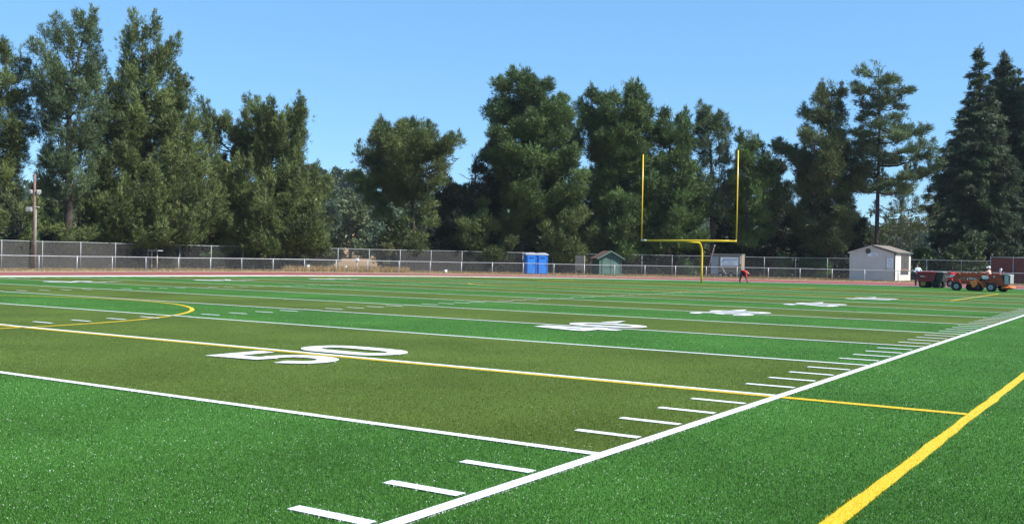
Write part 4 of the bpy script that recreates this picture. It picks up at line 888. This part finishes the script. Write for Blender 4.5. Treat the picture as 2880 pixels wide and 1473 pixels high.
def hopper():
    d = 74.0; p = pt(2622, d); s = d/FPX; t = thing('top_dresser', (p[0], p[1], 0), 'dark red hopper trailer on wide black tyres beside the standing person', 'hopper trailer', None, R(-8))
    X = lambda u: (u-2622)*s
    MB().prism([(X(2591), 1.10), (X(2640), 1.10), (X(2640), .80), (X(2634), .46), (X(2598), .42), (X(2590), .62)], 'y', -.78, .70).build('hopper', M['redpaint_dark'], t)
    MB().box((X(2615), -.80, 1.14), (1.36, .12, .10), 0, .02).box((X(2615), .72, 1.14), (1.36, .1, .10)).box((X(2590.5), 0, 1.13), (.06, 1.5, .09)).build('rim_lip', M['redpaint'], t)
    MB().box((X(2615), 0, 1.08), (1.2, 1.3, .06)).build('sand_cover', M['black'], t)
    MB().box((X(2606), -.79, .83), (.32, .02, .05)).build('lettering', M['whiteplastic'], t)
    MB().ellipsoid((X(2617), -.79, .80), (.10, .03, .09)).build('reflector', M['redpaint'], t)
    MB().prism([(X(2637), 1.14), (X(2662), 1.14), (X(2656), .5), (X(2637), .42)], 'y', -.62, .6).build('conveyor_box', M['black'], t)
    MB().box((X(2650), -.2, 1.17), (.45, 1.0, .05)).build('cover_bar', M['steel'], t)
    for x, y in ((2606, -.42), (2606, .45)): wheel(t, X(x), y, .31, .5, M['rim_yellow'])
    for x, y in ((2640, -.42), (2640, .45)): wheel(t, X(x), y, .31, .5, M['rubber'])
    MB().box((X(2626), 0, .40), (1.6, .5, .1)).build('chassis', M['black'], t)
hopper()
def utility():
    d = 77.5; p = pt(2662, d); s = d/FPX; t = thing('red_utility_vehicle', (p[0], p[1], 0), 'bright red utility vehicle half hidden between the hopper trailer and the orange tractor', 'utility vehicle', None, R(-8))
    MB().prism([(-.62, .38), (.58, .34), (.60, .82), (.30, 1.0), (-.62, .86)], 'y', -.55, .55).build('body', M['redpaint'], t)
    MB().prism([(-.7, 1.04), (.45, 1.15), (.58, 1.08), (.52, .98), (-.7, .98)], 'y', -.6, .6).build('hood', M['redpaint'], t)
    MB().ellipsoid((.02, -.57, .62), (.34, .05, .22)).build('fender', M['redpaint'], t)
    h = MB().ellipsoid((.22, -.58, .86), (.09, .04, .08)).build('headlight', M['whiteplastic'], t)
    MB().tube([(.42, 0, 1.1), (.46, 0, 1.55)], .025, 8).build('stack', M['black'], t)
    MB().box((0, 0, 1.0), (.9, .8, .1)).build('seat', M['black'], t)
    for x in (-.5, .5):
        for y in (-.5, .5): wheel(t, x, y, .27, .22, M['rim'])
utility()

# ------------------------------------------------------------------ people
def skin_mesh(name, verts, edges, rads, material, parent, sub=2, root=0):
    me = bpy.data.meshes.new(name); me.from_pydata(verts, edges, []); me.update(); o = link(name, me, parent)
    sk = o.modifiers.new('skin', 'SKIN'); sk.use_smooth_shade = True
    for i, r in enumerate(rads):
        sv = me.skin_vertices[0].data[i]; sv.radius = (r, r) if not hasattr(r, '__len__') else r; sv.use_root = (i == root)
    s = o.modifiers.new('sub', 'SUBSURF'); s.levels = sub; s.render_levels = sub
    me.materials.append(material); return o
def interp(a, b, t): return tuple(a[i]+(b[i]-a[i])*t for i in range(3))
def person(J, loc, rz, label, shirt, trousers, hairm, cap=None, group='people working at the far side'):
    """J: joints dict in metres, local frame; x right, y away, z up"""
    t = thing('person', loc, label, 'person', group, rz)
    k = ['pelvis', 'waist', 'chest', 'neck', 'jaw', 'crown', 'shL', 'elL', 'wrL', 'paL', 'shR', 'elR', 'wrR', 'paR', 'hipL', 'knL', 'anL', 'toL', 'hipR', 'knR', 'anR', 'toR']
    E = [(0, 1), (1, 2), (2, 3), (3, 4), (4, 5), (2, 6), (6, 7), (7, 8), (8, 9), (2, 10), (10, 11), (11, 12), (12, 13), (0, 14), (14, 15), (15, 16), (16, 17), (0, 18), (18, 19), (19, 20), (20, 21)]
    rad = [.125, .12, .14, .055, .075, .085, .06, .045, .03, .035, .06, .045, .03, .035, .09, .062, .042, .04, .09, .062, .042, .04]
    V = [J[n] for n in k]
    # fingers and thumb as further branches of the same body
    for pa, wr in (('paL', 'wrL'), ('paR', 'wrR')):
        a = np.array(J[wr]); b = np.array(J[pa]); d = (b-a)/np.linalg.norm(b-a); s = np.cross(d, [0, 1, .2]); s /= np.linalg.norm(s); q = k.index(pa)
        for j, (o, L) in enumerate(((-.03, .065), (-.01, .078), (.01, .073), (.03, .058))):
            n = len(V); V += [tuple(b+d*.035+s*o), tuple(b+d*(.035+L*.6)+s*o*1.1+[0, -.012, 0]), tuple(b+d*(.035+L)+s*o*1.1+[0, -.03, 0])]; E += [(q, n), (n, n+1), (n+1, n+2)]; rad += [.010, .009, .007]
        n = len(V); V += [tuple(b-d*.01+s*.045), tuple(b+d*.03+s*.065)]; E += [(q, n), (n, n+1)]; rad += [.011, .009]
    b = skin_mesh('body', V, E, rad, M['skin'], t)
    # nose, ears, eyes
    cr = np.array(J['crown']); jw = np.array(J['jaw']); up = (cr-jw)/np.linalg.norm(cr-jw); fc = np.array(J['face']); fc = fc-up*(fc@up); fc /= np.linalg.norm(fc); sd = np.cross(up, fc); mid = (cr+jw)/2
    MB().ellipsoid(mid+fc*.095-up*.01, (.016, .016, .02)).build('nose', M['skin'], b)
    for s in (-1, 1):
        MB().ellipsoid(mid+sd*s*.085-up*.005, (.015, .015, .03)).build('ear', M['skin'], b); MB().ellipsoid(mid+fc*.083+sd*s*.032+up*.012, (.011, .011, .009)).build('eye', M['hair'], b)
    h = MB(); c = mid+up*.045-fc*.012; h.ellipsoid(c, (.098, .098, .092), 14, 10); h.build('hair', hairm, t) if cap is None else None
    if cap:
        cm = MB().ellipsoid(c+up*.01, (.102, .102, .085), 14, 10); cm.tube([c+fc*.07, c+fc*.17-up*.01], [.07, .05], 10); cm.build('cap', cap, t)
    # clothes
    V = [J['pelvis'], J['waist'], J['chest'], interp(J['chest'], J['neck'], .6), J['shL'], J['elL'], interp(J['elL'], J['wrL'], .9), J['shR'], J['elR'], interp(J['elR'], J['wrR'], .9)]
    skin_mesh('shirt', V, [(0, 1), (1, 2), (2, 3), (2, 4), (4, 5), (5, 6), (2, 7), (7, 8), (8, 9)], [.15, .155, .175, .075, .085, .065, .05, .085, .065, .05], M[shirt], t)
    V = [J['waist'], J['pelvis'], J['hipL'], J['knL'], interp(J['knL'], J['anL'], .95), J['hipR'], J['knR'], interp(J['knR'], J['anR'], .95)]
    skin_mesh('trousers', V, [(0, 1), (1, 2), (2, 3), (3, 4), (1, 5), (5, 6), (6, 7)], [.12, .145, .115, .085, .065, .115, .085, .065], M[trousers], t, root=1)
    for s in 'LR':
        a = np.array(J['an'+s]); o = np.array(J['to'+s]); MB().tube([a+[0, 0, -.02], (a+o)/2+[0, 0, -.015], o], [.055, .055, .042], 10).build('shoe', M['black'], t)
    return t
def Jst(**kw):
    J = dict(pelvis=(0, 0, .93), waist=(0, 0, 1.08), chest=(0, .0, 1.30), neck=(0, 0, 1.46), jaw=(0, -.01, 1.55), crown=(0, 0, 1.69), face=(0, -1, 0), shL=(-.18, 0, 1.38), elL=(-.24, .03, 1.12), wrL=(-.24, -.06, .88), paL=(-.24, -.08, .80),
             shR=(.18, 0, 1.38), elR=(.24, .03, 1.12), wrR=(.24, -.06, .88), paR=(.24, -.08, .80), hipL=(-.09, 0, .90), knL=(-.11, -.02, .50), anL=(-.12, .02, .09), toL=(-.13, -.15, .045), hipR=(.09, 0, .90), knR=(.11, -.02, .50), anR=(.12, .02, .09), toR=(.13, -.15, .045))
    J.update(kw); return J
# bending person in red by the goal post, legs astride, arms reaching to the turf
s = 80.6/FPX; p = pt(2093, 80.6)
person(Jst(pelvis=(-.16, 0, .80), waist=(-.13, 0, .92), chest=(.10, -.03, .90), neck=(.27, -.05, .80), jaw=(.33, -.06, .72), crown=(.40, -.07, .60), face=(-.5, 0, -.8),
           shL=(.12, -.2, .84), elL=(.16, -.2, .55), wrL=(.14, -.2, .32), paL=(.13, -.2, .24), shR=(.14, .16, .84), elR=(.22, .15, .56), wrR=(.20, .12, .32), paR=(.19, .12, .24),
           hipL=(-.20, -.08, .78), knL=(-.26, -.1, .44), anL=(-.35, -.1, .09), toL=(-.24, -.14, .045), hipR=(-.10, .08, .78), knR=(.16, .08, .46), anR=(.22, .1, .09), toR=(.34, .06, .045)),
       (p[0], p[1], 0), R(25), 'person in red shirt and dark trousers bending down near the goal post', 'red_shirt', 'navy', M['hair'])
# standing person in a pale sweatshirt at the hopper
p = pt(2581, 77)
person(Jst(chest=(.03, 0, 1.29), neck=(-.02, -.02, 1.46), jaw=(-.05, -.03, 1.54), crown=(-.06, -.02, 1.68), face=(-.9, -.5, -.2), shL=(-.13, -.12, 1.38), elL=(-.20, -.2, 1.12), wrL=(-.30, -.25, 1.20), paL=(-.36, -.27, 1.25),
           shR=(.17, .08, 1.38), elR=(.28, .1, 1.14), wrR=(.16, -.12, 1.0), paR=(.10, -.18, .97), knL=(-.10, -.04, .5), knR=(.13, 0, .5), anR=(.18, .02, .09), toR=(.14, -.14, .045)),
       (p[0], p[1], 0), R(10), 'person in pale blue sweatshirt standing left of the dark red hopper', 'grey_blue', 'navy', M['hair'])
# driver seated on the tractor
a = TR.rotation_euler.z; lx = TX(2782); px = TP[0]+math.cos(a)*lx; py = TP[1]+math.sin(a)*lx
person(Jst(pelvis=(0, 0, .92), waist=(.0, 0, 1.04), chest=(-.02, 0, 1.24), neck=(-.03, 0, 1.38), jaw=(-.05, 0, 1.46), crown=(-.05, 0, 1.59), face=(-1, -.3, 0), shL=(-.02, -.17, 1.31), elL=(-.22, -.22, 1.20), wrL=(-.42, -.18, 1.26), paL=(-.5, -.16, 1.28),
           shR=(-.02, .17, 1.31), elR=(-.16, .2, 1.12), wrR=(-.30, .12, 1.18), paR=(-.36, .1, 1.2), hipL=(-.04, -.1, .9), knL=(-.42, -.16, .92), anL=(-.50, -.18, .54), toL=(-.64, -.18, .50), hipR=(-.04, .1, .9), knR=(-.42, .14, .92), anR=(-.50, .16, .54), toR=(-.64, .16, .50)),
       (px, py, 0), a, 'person in red and white shirt and white cap driving the orange tractor', 'pinkish', 'navy', M['hair'], cap=M['cap'])

# ------------------------------------------------------------------ light, sky, camera
HAZE = .00011
SUN_EL = R(46); sd = np.array([0.985, 0.17]); sd /= np.linalg.norm(sd)
w = bpy.data.worlds.new('World'); scene.world = w; w.use_nodes = True; nt = w.node_tree; bg = nt.nodes['Background']
sky = nt.nodes.new('ShaderNodeTexSky'); sky.sky_type = 'NISHITA'; sky.sun_disc = False; sky.sun_elevation = SUN_EL
sky.sun_rotation = math.atan2(sd[0], sd[1]); sky.air_density = 1.0; sky.dust_density = 0.0; sky.ozone_density = 10.0; sky.altitude = 50
mxs = nt.nodes.new('ShaderNodeMix'); mxs.data_type = 'RGBA'; mxs.inputs['Factor'].default_value = .38; mxs.inputs[7].default_value = (1.42, 3.75, 6.1, 1)   # clear-sky blue
nt.links.new(sky.outputs[0], mxs.inputs[6]); nt.links.new(mxs.outputs[2], bg.inputs['Color']); bg.inputs['Strength'].default_value = 0.10
hb = MB().box((-60, 190, 57), (760, 640, 120)).build('haze', None); hm, hn = nodes('haze_air'); ho = N(hn, 'ShaderNodeOutputMaterial'); hv = N(hn, 'ShaderNodeVolumePrincipled')
hv.inputs['Color'].default_value = (.80, .88, 1, 1); hv.inputs['Density'].default_value = HAZE; hn.links.new(hv.outputs[0], ho.inputs['Volume']); hb.data.materials.clear(); hb.data.materials.append(hm); tag(hb, kind='stuff', label='thin bluish summer haze', cat='haze')
L = bpy.data.lights.new('sun', 'SUN'); L.energy = 5.0; L.angle = R(.53); L.color = (1, .955, .88)
lo = bpy.data.objects.new('sun', L); COL.objects.link(lo)
dv = Vector((sd[0]*math.cos(SUN_EL), sd[1]*math.cos(SUN_EL), math.sin(SUN_EL))); lo.rotation_euler = dv.to_track_quat('Z', 'Y').to_euler(); lo.location = (60, 20, 80)
cam = bpy.data.cameras.new('camera'); co = bpy.data.objects.new('camera', cam); COL.objects.link(co)
cam.sensor_width = 36; cam.sensor_fit = 'HORIZONTAL'; cam.lens = FPX/2880*36; cam.clip_start = .1; cam.clip_end = 8000
mw = Matrix.Identity(4)
for i in range(3): mw[i][0] = RT[i]; mw[i][1] = UP[i]; mw[i][2] = -FW[i]; mw[i][3] = CAM[i]
co.matrix_world = mw; scene.camera = co
scene.view_settings.view_transform = 'Standard'; scene.view_settings.look = 'None'; scene.view_settings.exposure = 0.85; scene.view_settings.gamma = 1
scene.render.engine = 'CYCLES'; scene.cycles.transparent_max_bounces = 24; scene.cycles.max_bounces = 6
scene.render.resolution_x = 1024; scene.render.resolution_y = 523
